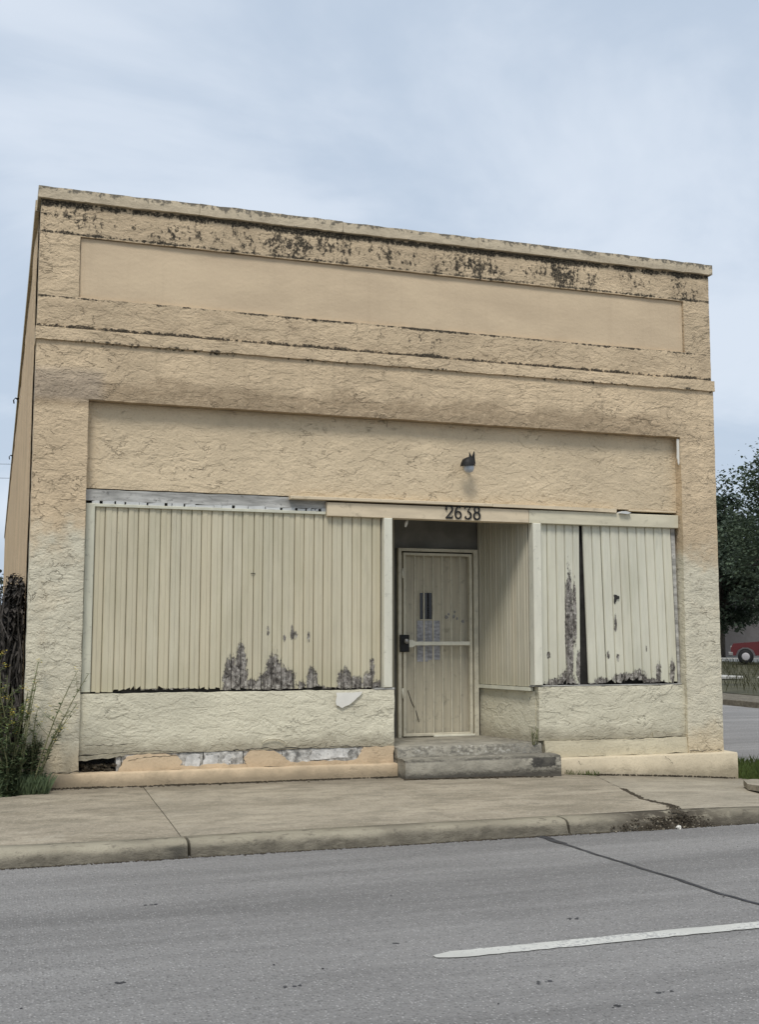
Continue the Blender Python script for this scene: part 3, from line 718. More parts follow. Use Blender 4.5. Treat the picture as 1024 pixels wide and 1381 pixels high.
mb = MB(); slab(mb, PX0 + .005, PX1 - .005, PZ0 + .004, PZ1 - .005, .028, .2, step=.15, amp=.002, edge=0); mb.build('parapet_panel', M['panel'], B)
# coping as separate cast lengths
cop = empty('coping', (3.75, 0, 5.56), B)
cx = [-.03, 1.52, 3.02, 4.55, 6.03, 7.515]
for i in range(5):
    mb = MB(); slab(mb, cx[i] + .002, cx[i + 1] - .002, 5.572, 5.684 + .005 * math.sin(i * 2.2), -.042, .33, step=.05, amp=.008, edge=.008)
    mb.build('coping_stone', M['coping'], cop)
mb = MB(); mb.box(-.045, .30, .332, DEEP, 5.562, 5.672); mb.build('coping_stone', M['coping'], cop)
mb = MB()
for k in range(120):      # side coping is ragged; short lengths with uneven edge
    pass
mb2 = MB(); mb2.box(7.2, 7.53, .332, DEEP, 5.562, 5.67); mb2.build('coping_stone', M['coping'], cop)

# side, rear and roof
mb = MB(); vs = []; ny, nz = 120, 16
for k in range(nz + 1):
    for j in range(ny + 1):
        y = .352 + (DEEP - .352) * (j / ny) ** 1.6; z = -.3 + 5.86 * k / nz
        vs.append((-.008 + wav(y, z, .010) - .006, y, z))
mb.add(vs, [(k * (ny + 1) + j + 1, k * (ny + 1) + j, (k + 1) * (ny + 1) + j, (k + 1) * (ny + 1) + j + 1) for k in range(nz) for j in range(ny)], smooth=True)
mb.box(.02, .29, .352, DEEP, -.3, 5.56)
mb.build('side_wall', M['side'], B)
mb = MB(); mb.box(7.2, 7.485, .352, DEEP, -.42, 5.56); mb.build('side_wall', M['side'], B)
mb = MB(); mb.box(.292, 7.198, DEEP - .3, DEEP, -.42, 5.56); mb.build('rear_wall', M['side'], B)
mb = MB(); mb.box(.292, 7.198, .302, DEEP - .302, 4.7, 4.95); mb.build('roof', M['roofing'], B)
mb = MB(); mb.box(.3, 7.19, 2.4, 2.5, -.1, 4.69); mb.build('partition_wall', M['dark'], B)
# little rusted hooks along the left parapet
for y, z in ((9.9, 5.55), (16.5, 5.5)):
    mb = MB(); mb.tube([(-.01, y, z), (-.08, y, z + .01), (-.11, y, z - .03), (-.10, y, z - .09)], .012, 5); mb.tube([(-.01, y, z - .07), (-.07, y, z + .01)], .008, 5)
    mb.build('hook', M['iron'], B)

# transom stucco
mb = MB(); slab(mb, .497, 7.043, 2.80, 3.638, .11, .3, amp=.006, edge=.004); mb.build('transom_panel', M['transom'], B)
# loose strip of plaster at the top of the right reveal
mb = MB(); mb.prism(jag([(7.012, 3.62), (7.008, 3.40), (7.03, 3.32), (7.04, 3.36), (7.043, 3.62), (7.012, 3.62)], .004, 3, 5)[:-1], .02, .03); mb.build('plaster_flake', M['white'], B)

# header: bare grey timbers on the left, painted fascia on the right
mb = MB(); slab(mb, .50, 2.90, 2.682, 2.790, .115, .26, step=.08, amp=.006, edge=.006); mb.build('header_beam', M['oldwood'], B)
mb = MB(); mb.box(.50, 3.6, .27, .30, 2.55, 2.86); mb.box(3.604, 5.19, .27, .30, 2.625, 2.86); mb.box(5.194, 7.04, .27, .30, 2.55, 2.86); mb.build('header_backing', M['dark'], B)
mb = MB()
rr = random.Random(3)
x = .56
while x < 2.86:
    wd = rr.uniform(.03, .20)
    mb.prism(jag([(x, 2.652), (x + wd, 2.652), (x + wd, 2.675 + rr.uniform(0, .012)), (x, 2.67 + rr.uniform(0, .014)), (x, 2.652)], .004, 2, int(x * 100))[:-1], .104, .16)
    mb.build('splinter', M['lightgrey'], B); mb = MB()
    x += wd + rr.choice((.003, .004, .006, .018, .03))
mb = MB(); mb.bbox(.575, 2.885, .085, .2, 2.622, 2.650, .003); mb.build('header_trim', M['trim'], B)
mb = MB(); mb.bbox(2.89, 5.16, .060, .2, 2.606, 2.747, .004); mb.build('fascia_board', M['fascia'], B)
mb = MB(); mb.bbox(5.163, 7.03, .058, .2, 2.604, 2.748, .004); mb.build('fascia_board', M['fascia_pale'], B)
mb = MB(); mb.bbox(2.50, 4.72, .030, .2, 2.764, 2.797, .004); mb.build('ledge_strip', M['fascia'], B)
mb = MB(); vs = []
for i in range(9):
    t = i / 8; x = 4.723 + 1.5 * t; dz = -.014 * t * t
    vs += [(x, .032, 2.764 + dz), (x, .032, 2.797 + dz * .4), (x, .2, 2.797 + dz * .4), (x, .2, 2.764 + dz)]
mb.add(vs, [(4 * i + j, 4 * i + 4 + j, 4 * i + 4 + (j + 1) % 4, 4 * i + (j + 1) % 4) for i in range(8) for j in range(4)] + [(0, 1, 2, 3), (35, 34, 33, 32)])
mb.build('ledge_strip', M['fascia'], B)
mb = MB(); mb.prism([(6.26, 2.745), (6.36, 2.738), (6.40, 2.756), (6.34, 2.77), (6.29, 2.768)], .02, .12); mb.build('splinter', M['lightgrey'], B)
mb = MB(); mb.bbox(6.42, 7.03, .10, .2, 2.782, 2.798, .002); mb.build('ledge_strip', M['fascia'], B)

# vertical boards --------------------------------------------------------
def board_mesh(mb, org, ux, w, z0, z1, seed, rag=.006, lean=0.0, off=0.0):
    """one board: wide raised face, lower bead, chamfered grooves; org=(x,y) of its left foot, ux=unit direction in plan"""
    rr = random.Random(seed); nrm = Vector((ux[1], -ux[0], 0))      # outward
    a = w * rr.uniform(.50, .60)
    prof = [(.002, -.010), (.009, .0), (a - .006, .0), (a - .001, -.006), (w - .010, -.005), (w - .002, -.013)]
    levels = [0, .05, .35, .7, 1.0]
    vs = []
    bow = rr.uniform(-.004, .004)
    for li, t in enumerate(levels):
        for (u, d) in prof:
            z = z0 + (z1 - z0) * t
            if li == 0: z += rr.uniform(0, rag) * (2.2 if rr.random() < .25 else 1)
            xx = u + lean * (1 - t)
            q = Vector((org[0], org[1], 0)) + Vector((ux[0], ux[1], 0)) * xx + nrm * (d + off + bow * math.sin(math.pi * t))
            vs.append((q.x, q.y, z))
    n = len(prof)
    fs = [(l * n + i, l * n + i + 1, (l + 1) * n + i + 1, (l + 1) * n + i) for l in range(len(levels) - 1) for i in range(n - 1)]
    mb.add(vs, fs)
    # thickness behind
    back = [(v[0] - nrm.x * .016, v[1] - nrm.y * .016, v[2]) for v in vs]
    k = len(vs); e = []
    L = len(levels)
    mb.add(vs[:n] + back[:n], [(i + 1, i, n + i, n + i + 1) for i in range(n - 1)])
    mb.add([vs[l * n] for l in range(L)] + [back[l * n] for l in range(L)], [(l, l + 1, L + l + 1, L + l) for l in range(L - 1)])
    mb.add([vs[l * n + n - 1] for l in range(L)] + [back[l * n + n - 1] for l in range(L)], [(l + 1, l, L + l, L + l + 1) for l in range(L - 1)])

WL = empty('boarded_window', (2.0, .11, .85), B, label='wide left window closed with cream vertical boards')
mb = MB(); mb.box(.50, 3.50, .150, .165, .84, 2.66); mb.build('backing_sheet', M['dark'], WL)
edges = [.592]; rr = random.Random(21)
nb = 28
for i in range(nb): edges.append(.592 + (3.486 - .592) * (i + 1) / nb + rr.uniform(-.010, .010) * (i < nb - 1))
for i in range(nb):
    x0, x1 = edges[i], edges[i + 1]; mb = MB()
    rag = .012; zb = .856
    if .75 < x0 < 1.75: rag = .026; zb = .868
    if 1.85 < x0 < 2.1 or 2.25 < x0 < 2.5: rag = .018
    if 2.6 < x0 < 2.85 or 3.3 < x0: rag = .028; zb = .864
    board_mesh(mb, (x0, .106), (1, 0), x1 - x0, zb, 2.624, 100 + i, rag, off=rr.uniform(-.0025, .0025))
    mb.build('board', M['board'], WL)
mb = MB(); mb.bbox(.503, .589, .082, .14, .862, 2.652, .004); mb.build('frame_strip', M['trim'], WL)
# a short let-in piece of a board, with a cross joint
mb = MB(); mb.box(2.118, 2.160, .0985, .1045, 2.005, 2.012); mb.build('cross_joint', M['dark'], WL)

WR = empty('boarded_window', (6.2, .11, .85), B, label='narrow right window closed with two leaning board panels')
mb = MB(); mb.box(5.24, 7.04, .190, .205, .84, 2.66); mb.build('backing_sheet', M['dark'], WR)
xs_ = [5.30, 5.40, 5.51, 5.615, 5.715, 5.80]
for i in range(5):
    mb = MB(); board_mesh(mb, (xs_[i], .108), (1, 0), xs_[i + 1] - xs_[i], .862, 2.612, 300 + i, .03 if i > 1 else .015, lean=(-.015 if i == 4 else 0))
    mb.build('board', M['board_r'], WR)
n = 10; xa, xb = 5.838, 6.955
for i in range(n):
    x0 = xa + (xb - xa) * i / n; w_ = (xb - xa) / n
    mb = MB(); board_mesh(mb, (x0 , .100 + (.012 if i < 2 else 0)), (1, 0), w_, .866 + (.02 if i in (4, 5) else 0), 2.608, 330 + i, .035 if i in (2, 3, 4, 5, 8) else .02, lean=.045)
    mb.build('board', M['board_r'], WR)
mb = MB(); mb.add([(6.962, .115, 2.608), (7.012, .115, 2.608), (7.038, .115, .862), (7.01, .115, .862), (6.962, .14, 2.608), (7.012, .14, 2.608), (7.038, .14, .862), (7.01, .14, .862)],
                  [(3, 2, 1, 0), (4, 5, 6, 7), (0, 1, 5, 4), (1, 2, 6, 5), (2, 3, 7, 6), (3, 0, 4, 7)])
mb.build('frame_strip', M['oldwood'], WR)
mb = MB(); mb.prism(jag([(6.20, 1.765), (6.215, 1.74), (6.235, 1.79), (6.27, 1.80), (6.268, 1.83), (6.21, 1.845), (6.20, 1.765)], .004, 3, 9)[:-1], .0925, .0955); mb.build('dark_hole_patch', M['dark'], WR)  # thin near-black plate standing in for the shade inside a hole
# posts either side of the entry
for x0, x1 in ((3.497, 3.588), (5.196, 5.292)):
    mb = MB(); mb.bbox(x0, x1, .035, .15, .868, 2.604, .006); mb.build('corner_post', M['post'], B)
mb = MB(); mb.bbox(3.40, 3.615, .045, .2, .846, .864, .003); mb.build('sill', M['oldwood'], B)
mb = MB(); mb.bbox(5.19, 7.035, .075, .18, .852, .861, .002); mb.build('sill', M['oldwood'], B)

# low walls
def bulkhead(x0, x1, lab):
    mb = MB(); slab(mb, x0, x1, .282, .847, .045, .30, step=.05, amp=.009, edge=.008); return mb.build('bulkhead', M['bulk'], B, label=lab)
bulkhead(.498, 3.612, 'long cream bulkhead below the left boarded window')
bulkhead(5.245, 7.043, 'short cream bulkhead below the right boarded window')
mb = MB(); mb.prism(jag([(2.985, .825), (2.99, .70), (3.05, .672), (3.15, .72), (3.235, .79), (3.265, .832), (2.985, .825)], .006, 3, 2)[:-1], .026, .034); mb.build('paper_scrap', M['white'], B, label='torn white scrap stuck under the left window')
# curled paint blister
mb = MB(); c = (2.35, .03, .335)
pts = [(c[0] + .12 * math.cos(a), c[1], c[2] + .055 * math.sin(a)) for a in [R(t) for t in range(-20, 200, 20)]]
mb.tube(pts, .006, 4); mb.build('paint_curl', M['bulk'], B)

# broken stucco strip and bare blocks below the left bulkhead
BC = empty('base_course', (2.05, .05, .1), B)
for i in range(8):
    x0 = .50 + i * .389; mb = MB()
    slab(mb, x0 + .004, x0 + .385, .105, .278, .055 + random.uniform(-.004, .010), .28, step=.05, amp=.010, edge=.006)
    if i == 0:
        mb = MB(); slab(mb, x0 + .34, x0 + .385, .105, .278, .055, .28, step=.05, amp=.006, edge=.006)
    mb.build('concrete_block', M['block'], BC)
mb = MB(); mb.box(.5, .9, .20, .21, .1, .282); mb.build('cavity_back', M['dark'], BC)
for k, pts in enumerate(([(.86, .118), (1.44, .128), (1.46, .20), (1.40, .262), (1.15, .281), (.95, .262), (.90, .20), (.86, .118)],
                        [(2.10, .118), (2.56, .118), (2.47, .205), (2.36, .270), (2.12, .278), (2.06, .2), (2.10, .118)],
                        [(3.20, .112), (3.60, .112), (3.606, .280), (3.28, .279), (3.24, .2), (3.20, .112)],
                        [(1.38, .106), (2.18, .106), (2.18, .160), (1.98, .150), (1.80, .168), (1.58, .148), (1.38, .165), (1.38, .106)],
                        [(2.48, .106), (3.28, .106), (3.28, .170), (3.05, .150), (2.75, .160), (2.5, .150), (2.48, .106)],
                        [(.50, .235), (.60, .24), (.80, .252), (.92, .270), (.9, .281), (.5, .281), (.50, .235)])):
    mb = MB(); mb.prism(jag(pts, .008, 5, 40 + k)[:-1], .036 + .0015 * k, .08); mb.build('stucco_patch', M['plinth'] if k < 5 else M['bulk'], BC)
mb = MB(); rr = random.Random(8)
for i in range(90): pebble(mb, rr.uniform(.52, .84), rr.uniform(.07, .16), .12 + rr.uniform(0, .07), rr.uniform(.012, .03), .9, rr)
mb.build('cavity_rubble', M['soil'], BC, kind='stuff')
for i, (x0, x1, z0, z1) in enumerate(((1.48, 1.62, .13, .26), (1.66, 1.80, .125, .255), (1.86, 1.93, .15, .24), (2.72, 3.12, .17, .268))):
    mb = MB(); mb.prism(jag([(x0, z0), (x1, z0 + .01), (x1 + .01, z1), (x0 + .02, z1 - .005), (x0, z0)], .012, 4, 60 + i)[:-1], .044, .07); mb.build('plaster_remnant', M['remnant'], BC)
# plinths
def plinth(x0, x1, top, yf, mat, bot):
    mb = MB(); nx = round((x1 - x0) / .05); vs = []
    for i in range(nx + 1):
        x = x0 + (x1 - x0) * i / nx; zt = top(x) + .006 * fn(x, 1, 1, 4) + .003 * fn(x, 3, 1, 15); zb = bot(x); yy = yf + .008 * fn(x, 6, 2, 3)
        vs += [(x, yy + .002, zb), (x, yy - .003, zb + (zt - zb) * .5), (x, yy, zt - .012), (x, yy + .012, zt), (x, .3, zt + .002)]
    mb.add(vs, [(5 * i + j, 5 * i + 5 + j, 5 * i + 6 + j, 5 * i + 1 + j) for i in range(nx) for j in range(4)], smooth=True)
    for e in (0, nx):
        q = vs[5 * e:5 * e + 5] + [(vs[5 * e][0], .3, vs[5 * e][2])]
        mb.add(q, [tuple(range(6)) if e else tuple(range(6))[::-1]])
    return mb.build('plinth', mat, B)
plinth(.02, 3.615, lambda x: .128 - .004 * x, -.045, M['plinth'], lambda x: walk_z(x, 0) - .06)
plinth(5.34, 7.615, lambda x: .104, -.09, M['plinth_pale'], lambda x: walk_z(x, 0) - .1)
# strip between right bulkhead and right plinth
mb = MB(); slab(mb, 5.30, 7.043, .108, .279, .02, .3, step=.05, amp=.012, edge=.010); mb.build('base_strip', M['strip'], B)
mb = MB(); mb.prism(jag([(6.62, .288), (6.98, .292), (7.0, .335), (6.85, .322), (6.62, .345), (6.62, .288)], .006, 4, 77)[:-1], .028, .05); mb.build('plaster_flake', M['bulk'], B)

rr = random.Random(14)
def hairline(pts, yf, wd, seed):
    q = jag(pts, wd * 2.2, 7, seed); mb = MB(); r3 = random.Random(seed); vs = []
    for x, z in q:
        w_ = wd * r3.uniform(.25, 1.2); vs += [(x, yf, z - w_), (x, yf, z + w_)]
    mb.add(vs, [(2 * i, 2 * i + 2, 2 * i + 3, 2 * i + 1) for i in range(len(q) - 1)]); return mb.build('crack', M['dark'], B)
hairline([(.5, .285), (.9, .300), (1.2, .310), (1.5, .286)], .030, .003, 1)
hairline([(1.95, .287), (2.2, .300), (2.45, .292), (2.9, .291), (3.25, .287)], .030, .004, 2)
hairline([(.95, .22), (1.1, .25), (1.3, .255), (1.42, .25)], .034, .0025, 3)
hairline([(5.6, .282), (5.9, .290), (6.3, .281), (6.62, .287)], .012, .0035, 4)
hairline([(7.05, .13), (7.2, .122), (7.33, .135), (7.47, .118)], -.012, .004, 5)
hairline([(6.68, .085), (6.74, .05), (6.78, .0)], -.1, .003, 6)
hairline([(5.62, .09), (5.66, .04)], -.1, .004, 7)
hairline([(.52, .14), (.3, .137), (.15, .13)], -.010, .005, 8)
hairline([(.55, .38), (.75, .372), (1.0, .378)], .032, .0025, 10)
# steps
def step(x0, x1, y0, y1, z1, z0, seed, skew=0):
    mb = MB(); nx = 36; vs = []
    for i in range(nx + 1):
        x = x0 + (x1 - x0) * i / nx; ch = .010 * abs(fn(x, seed, 1, 4)) + .008 * abs(fn(x, seed, 5, 13)); yy = y0 + .010 * fn(x, seed, 2, 3) + skew * i / nx
        vs += [(x, yy, z0), (x, yy + .002, (z0 + z1) * .5), (x, yy + .006 + ch * .4, z1 - .02 - ch), (x, yy + .024 + ch, z1 - .003), (x, (yy + y1) / 2, z1 + .004), (x, y1, z1)]
    mb.add(vs, [(6 * i + j, 6 * i + 6 + j, 6 * i + 7 + j, 6 * i + 1 + j) for i in range(nx) for j in range(5)], smooth=True)
    for e in (0, nx):
        q = vs[6 * e:6 * e + 6] + [(vs[6 * e][0], y1, z0)]
        mb.add(q, [tuple(range(7)) if e else tuple(range(7))[::-1]])
    return mb.build('step', M['step'], B)
step(3.62, 5.24, -.02, 1.2, .268, -.1, 1)
step(3.62, 5.335, -.27, .0, .165, -.1, 9)

# the entry recess
EN = empty('entry_recess', (4.45, .6, .26), B)
DY = 1.02
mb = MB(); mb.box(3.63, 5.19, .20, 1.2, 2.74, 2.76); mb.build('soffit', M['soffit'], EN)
def splay(xa, ya, xb, yb, name, z0, z1, mat, th=.06, flip=1):
    mb = MB(); d = Vector((xb - xa, yb - ya, 0)).normalized(); nrm = Vector((d.y, -d.x, 0)) * flip * th
    a = (xa, ya); b_ = (xb, yb); c = (xb + nrm.x, yb + nrm.y); e = (xa + nrm.x, ya + nrm.y)
    q = [a, b_, c, e]
    mb.add([(x, y, z0) for x, y in q] + [(x, y, z1) for x, y in q], [(0, 3, 2, 1), (4, 5, 6, 7), (0, 1, 5, 4), (1, 2, 6, 5), (2, 3, 7, 6), (3, 0, 4, 7)])
    return mb.build(name, mat, EN)
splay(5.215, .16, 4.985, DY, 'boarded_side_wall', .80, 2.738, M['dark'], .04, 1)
splay(5.235, .12, 4.985, DY, 'side_bulkhead', .26, .80, M['bulk'], .1, 1)
splay(3.60, .16, 3.95, DY, 'boarded_side_wall', .26, 2.738, M['board_e'], .04, -1)
# boards on the right splay; seen from the entry they run from the door to the post
p0 = Vector((4.970, DY)); p1 = Vector((5.190, .17)); L = (p1 - p0).length; ux = (p1 - p0) / L
nb = 9
for i in range(nb):
    o_ = p0 + ux * (L * i / nb); mb = MB()
    board_mesh(mb, (o_.x - .006, o_.y), (ux.x, ux.y), L / nb, .845, 2.735, 500 + i, .004)
    mb.build('board', M['board_e'], EN)
mb = MB(); nrm = Vector((ux.y, -ux.x))
q0 = p0 + nrm * .03; q1 = p1 + nrm * .03 + ux * .03
q = [q0, q1, q1 - nrm * .06, q0 - nrm * .06]
mb.add([(v.x, v.y, .805) for v in q] + [(v.x, v.y, .842) for v in q], [(0, 1, 2, 3), (7, 6, 5, 4), (1, 0, 4, 5), (2, 1, 5, 6), (3, 2, 6, 7), (0, 3, 7, 4)])
mb.build('side_sill', M['trim'], EN)
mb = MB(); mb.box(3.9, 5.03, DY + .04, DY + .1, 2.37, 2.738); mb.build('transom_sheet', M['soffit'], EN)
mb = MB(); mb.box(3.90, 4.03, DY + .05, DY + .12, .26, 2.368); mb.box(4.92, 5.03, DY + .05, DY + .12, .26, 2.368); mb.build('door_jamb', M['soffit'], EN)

# inner door
DR = empty('door', (4.48, DY + .06, .27), B, label='tan plank door behind the barred gate, small dark window in it')
mb = MB(); mb.box(4.035, 4.915, DY + .055, DY + .10, .275, 2.30); mb.build('door_leaf', M['door'], DR)
mb = MB(); mb.box(4.270, 4.420, DY + .046, DY + .053, 1.575, 1.875); mb.build('door_pane', M['glass_dark'], DR)
mb = MB()
for a in ((4.258, 4.270, 1.563, 1.887), (4.420, 4.432, 1.563, 1.887), (4.270, 4.420, 1.563, 1.575), (4.270, 4.420, 1.875, 1.887)): mb.box(a[0], a[1], DY + .042, DY + .054, a[2], a[3])
mb.build('pane_frame', M['door'], DR)
mb = MB(); mb.box(4.240, 4.372, DY + .048, DY + .052, 1.10, 1.56); mb.build('notice', M['paper'], DR)
mb = MB(); mb.box(4.378, 4.515, DY + .0465, DY + .0505, 1.12, 1.56); mb.build('notice', M['paper'], DR)
rr = random.Random(2)
for x, z, s_ in ((4.60, 1.60, .022), (4.625, 1.63, .014), (4.69, 1.61, .02), (4.70, 1.66, .012), (4.73, 1.585, .013), (4.80, 1.555, .018)):
    mb = MB(); pts = [(x + s_ * math.cos(a) * rr.uniform(.6, 1.2), z + s_ * 1.3 * math.sin(a) * rr.uniform(.6, 1.2)) for a in [R(60 * i) for i in range(6)]]
    mb.prism(pts, DY + .049, DY + .054); mb.build('paint_chip', M['steel'], DR)
mb = MB(); mb.tube([(4.13, DY + .05, .78), (4.17, DY + .049, .66), (4.23, DY + .049, .54), (4.26, DY + .049, .43)], .004, 4); mb.build('scratch', M['dark'], DR)

# barred security gate
GT = empty('security_gate', (4.48, DY - .02, .262), B, label='cream steel security gate with vertical bars and a pale cross bar')
gx0, gx1, gz0, gz1 = 3.985, 4.955, .266, 2.372
yf, yb = DY - .045, DY + .005
mb = MB()
for x0, x1, z0, z1 in ((gx0, gx0 + .038, gz0, gz1), (gx1 - .055, gx1, gz0, gz1), (gx0 + .038, gx1 - .055, gz1 - .036, gz1)): mb.bbox(x0, x1, yf, yb, z0, z1, .004)
mb.build('gate_frame', M['gate'], GT)
ix0, ix1, iz0, iz1 = gx0 + .058, gx1 - .078, gz0 + .016, gz1 - .052
mb = MB()
for x0, x1, z0, z1 in ((ix0, ix0 + .03, iz0, iz1), (ix1 - .034, ix1, iz0, iz1), (ix0 + .03, ix1 - .034, iz1 - .03, iz1), (ix0 + .03, ix1 - .034, iz0, iz0 + .03)): mb.bbox(x0, x1, yf - .006, yb - .01, z0, z1, .003)
mb.build('gate_leaf', M['gate'], GT)
for i in range(6):
    x = ix0 + .03 + (ix1 - ix0 - .064) * (i + 1) / 7
    mb = MB(); mb.bbox(x - .0065, x + .0065, yf + .004, yf + .022, iz0 + .03, iz1 - .03, .002); mb.build('bar', M['gate'], GT)
mb = MB(); mb.bbox(ix0 + .03, ix1 - .034, yf - .014, yf + .003, 1.282, 1.325, .004); mb.prism([(ix0 + .02, 1.262), (ix0 + .10, 1.262), (ix0 + .135, 1.282), (ix0 + .135, 1.325), (ix0 + .10, 1.345), (ix0 + .02, 1.345)], yf - .022, yf - .0145); mb.build('cross_bar', M['gate_pale'], GT)
mb = MB(); mb.bbox(gx0 + .01, ix0 + .06, yf - .03, yf - .007, 1.21, 1.40, .004); mb.build('lock_box', M['iron'], GT)
mb = MB(); mb.lathe([(.012, 0), (.012, .03), (.026, .032), (.030, .05), (.022, .064)], (ix0 + .01, yf - .03, 1.33), 10, 'Y')
for i, v in enumerate(mb.v): mb.v[i] = (v[0], 2 * (yf - .03) - v[1], v[2])
mb.f = [f[::-1] for f in mb.f]
mb.build('knob', M['steel'], GT)
for z in (.70, 2.03): mb = MB(); mb.lathe([(.011, 0), (.011, .11)], (gx0 + .047, yf - .006, z), 8); mb.build('hinge', M['gate_pale'], GT)
mb = MB(); mb.bbox(4.40, gx1 - .056, yf - .012, yf + .02, .270, .292, .003); mb.build('sill_bar', M['gate_pale'], GT)

# ------------------------------------------------------------------ things fixed on the building
LP = empty('wall_lamp', (4.40, .10, 3.17), label='small broken black wall lamp with dusty glass above the entry', category='lamp')
mb = MB(); mb.lathe([(.046, 0), (.046, -.016), (.030, -.028)], (4.455, .106, 3.20), 14, 'Y'); mb.build('back_plate', M['iron'], LP)
mb = MB(); mb.tube([(4.455, .09, 3.20), (4.45, .03, 3.225), (4.425, -.02, 3.215)], [.013, .012, .014], 7); mb.build('arm', M['iron'], LP)
mb = MB()       # torn pointed shade
prof = []
for j in range(13):
    a = R(-100 + 200 * j / 12)
    prof.append(a)
vs = []; fs = []
for j, a in enumerate(prof):
    for k, (r_, h) in enumerate(((.020, .062), (.055, .045), (.076, .0), (.080, -.035))):
        hh = h
        if k == 0 and 8 <= j: hh += .05
        vs.append((4.415 + r_ * math.sin(a), -.015 - r_ * math.cos(a), 3.205 + hh + .015 * (j / 12)))
for j in range(12):
    for k in range(3): fs.append((j * 4 + k, j * 4 + k + 1, (j + 1) * 4 + k + 1, (j + 1) * 4 + k))
mb.add(vs, fs, True)
mb.add([(4.432, -.06, 3.235), (4.492, -.05, 3.20), (4.486, -.045, 3.262), (4.484, -.04, 3.345), (4.45, -.05, 3.268)], [(0, 1, 2, 4), (4, 2, 3)])
mb.add([(4.432, -.045, 3.235), (4.492, -.035, 3.20), (4.486, -.03, 3.262), (4.484, -.025, 3.345), (4.45, -.035, 3.268)], [(4, 2, 1, 0), (3, 2, 4)])
mb.build('shade', M['iron'], LP)
mb = MB(); mb.lathe([(.012, -.062), (.040, -.055), (.056, -.025), (.056, .005), (.040, .03), (.018, .042)], (4.425, -.02, 3.172), 14); mb.build('glass_globe', M['lampglass'], LP)

SK = empty('hanging_socket', (3.83, .22, 2.55), label='white lamp socket dangling from the soffit over the entry', category='lamp socket')
mb = MB(); mb.tube([(3.835, .24, 2.742), (3.83, .235, 2.66), (3.815, .23, 2.60)], .005, 5); mb.build('cord', M['white'], SK)
mb = MB(); mb.tube([(3.822, .23, 2.612), (3.806, .225, 2.568), (3.796, .222, 2.535)], [.013, .017, .010], 8); mb.build('socket', M['white'], SK)

# house number: four iron numerals drawn as strokes
def arc(cx, cz, rx, rz, a0, a1, n=12): return [(cx + rx * math.cos(R(a0 + (a1 - a0) * i / n)), cz + rz * math.sin(R(a0 + (a1 - a0) * i / n))) for i in range(n + 1)]
GLYPH = {
 '2': [([(.04, .66)] + arc(.30, .72, .25, .25, 150, -35, 10) + [(.30, .33), (.07, .09)], [.10, .09, .07] + [.085] * 4 + [.12] * 5 + [.10, .07]), ([(.03, .07), (.34, .09), (.50, .06)], .13), ([(.52, .04), (.56, .24)], .06), ([(.07, .70), (.13, .70)], .17)],
 '6': [(arc(.32, .30, .22, .25, 0, 360, 18), .10), ([(.09, .34), (.10, .56), (.20, .80), (.36, .93), (.47, .93)], [.12, .12, .11, .09, .07]), ([(.42, .88), (.50, .86)], .13)],
 '3': [([(.06, .76), (.08, .94), (.52, .94), (.28, .60)], [.07, .08, .08, .08]), (arc(.28, .31, .25, .27, 95, -150, 14), [.08] * 4 + [.13] * 7 + [.09] * 4), ([(.06, .18), (.13, .16)], .15)],
 '8': [(arc(.30, .74, .19, .21, 0, 360, 16), .10), (arc(.30, .28, .24, .26, 0, 360, 18), .12)]}
def stroke(mb, pts, wd, ox, oz, sc, y0, y1):
    n = len(pts); ws = wd if isinstance(wd, list) else [wd] * n; ws = (ws + [ws[-1]] * n)[:n]; Lf = []; Rt = []
    for i, (x, z) in enumerate(pts):
        a = pts[max(0, i - 1)]; b_ = pts[min(n - 1, i + 1)]; t = Vector((b_[0] - a[0], b_[1] - a[1])); t.normalize(); nn = Vector((-t.y, t.x)) * ws[i] * .5
        Lf.append((x + nn.x, z + nn.y)); Rt.append((x - nn.x, z - nn.y))
    vs = []
    for i in range(n):
        for (x, z), y in ((Lf[i], y0), (Rt[i], y0), (Rt[i], y1), (Lf[i], y1)): vs.append((ox + x * sc, y, oz + z * sc))
    fs = [(4 * i + j, 4 * i + 4 + j, 4 * i + 4 + (j + 1) % 4, 4 * i + (j + 1) % 4) for i in range(n - 1) for j in range(4)] + [(0, 1, 2, 3), (4 * n - 1, 4 * n - 2, 4 * n - 3, 4 * n - 4)]
    mb.add(vs, fs)
HN = empty('house_number', (4.39, .055, 2.62), label='black serif house number 2638 on the fascia above the entry', category='house number')
for ch, x in zip('2638', (4.185, 4.285, 4.400, 4.502)):
    mb = MB(); yy = .046
    for pts, wd in GLYPH[ch]:
        stroke(mb, pts, wd, x, 2.619, .145, yy, .0585); yy -= .0006
    mb.build('digit', M['iron'], HN)

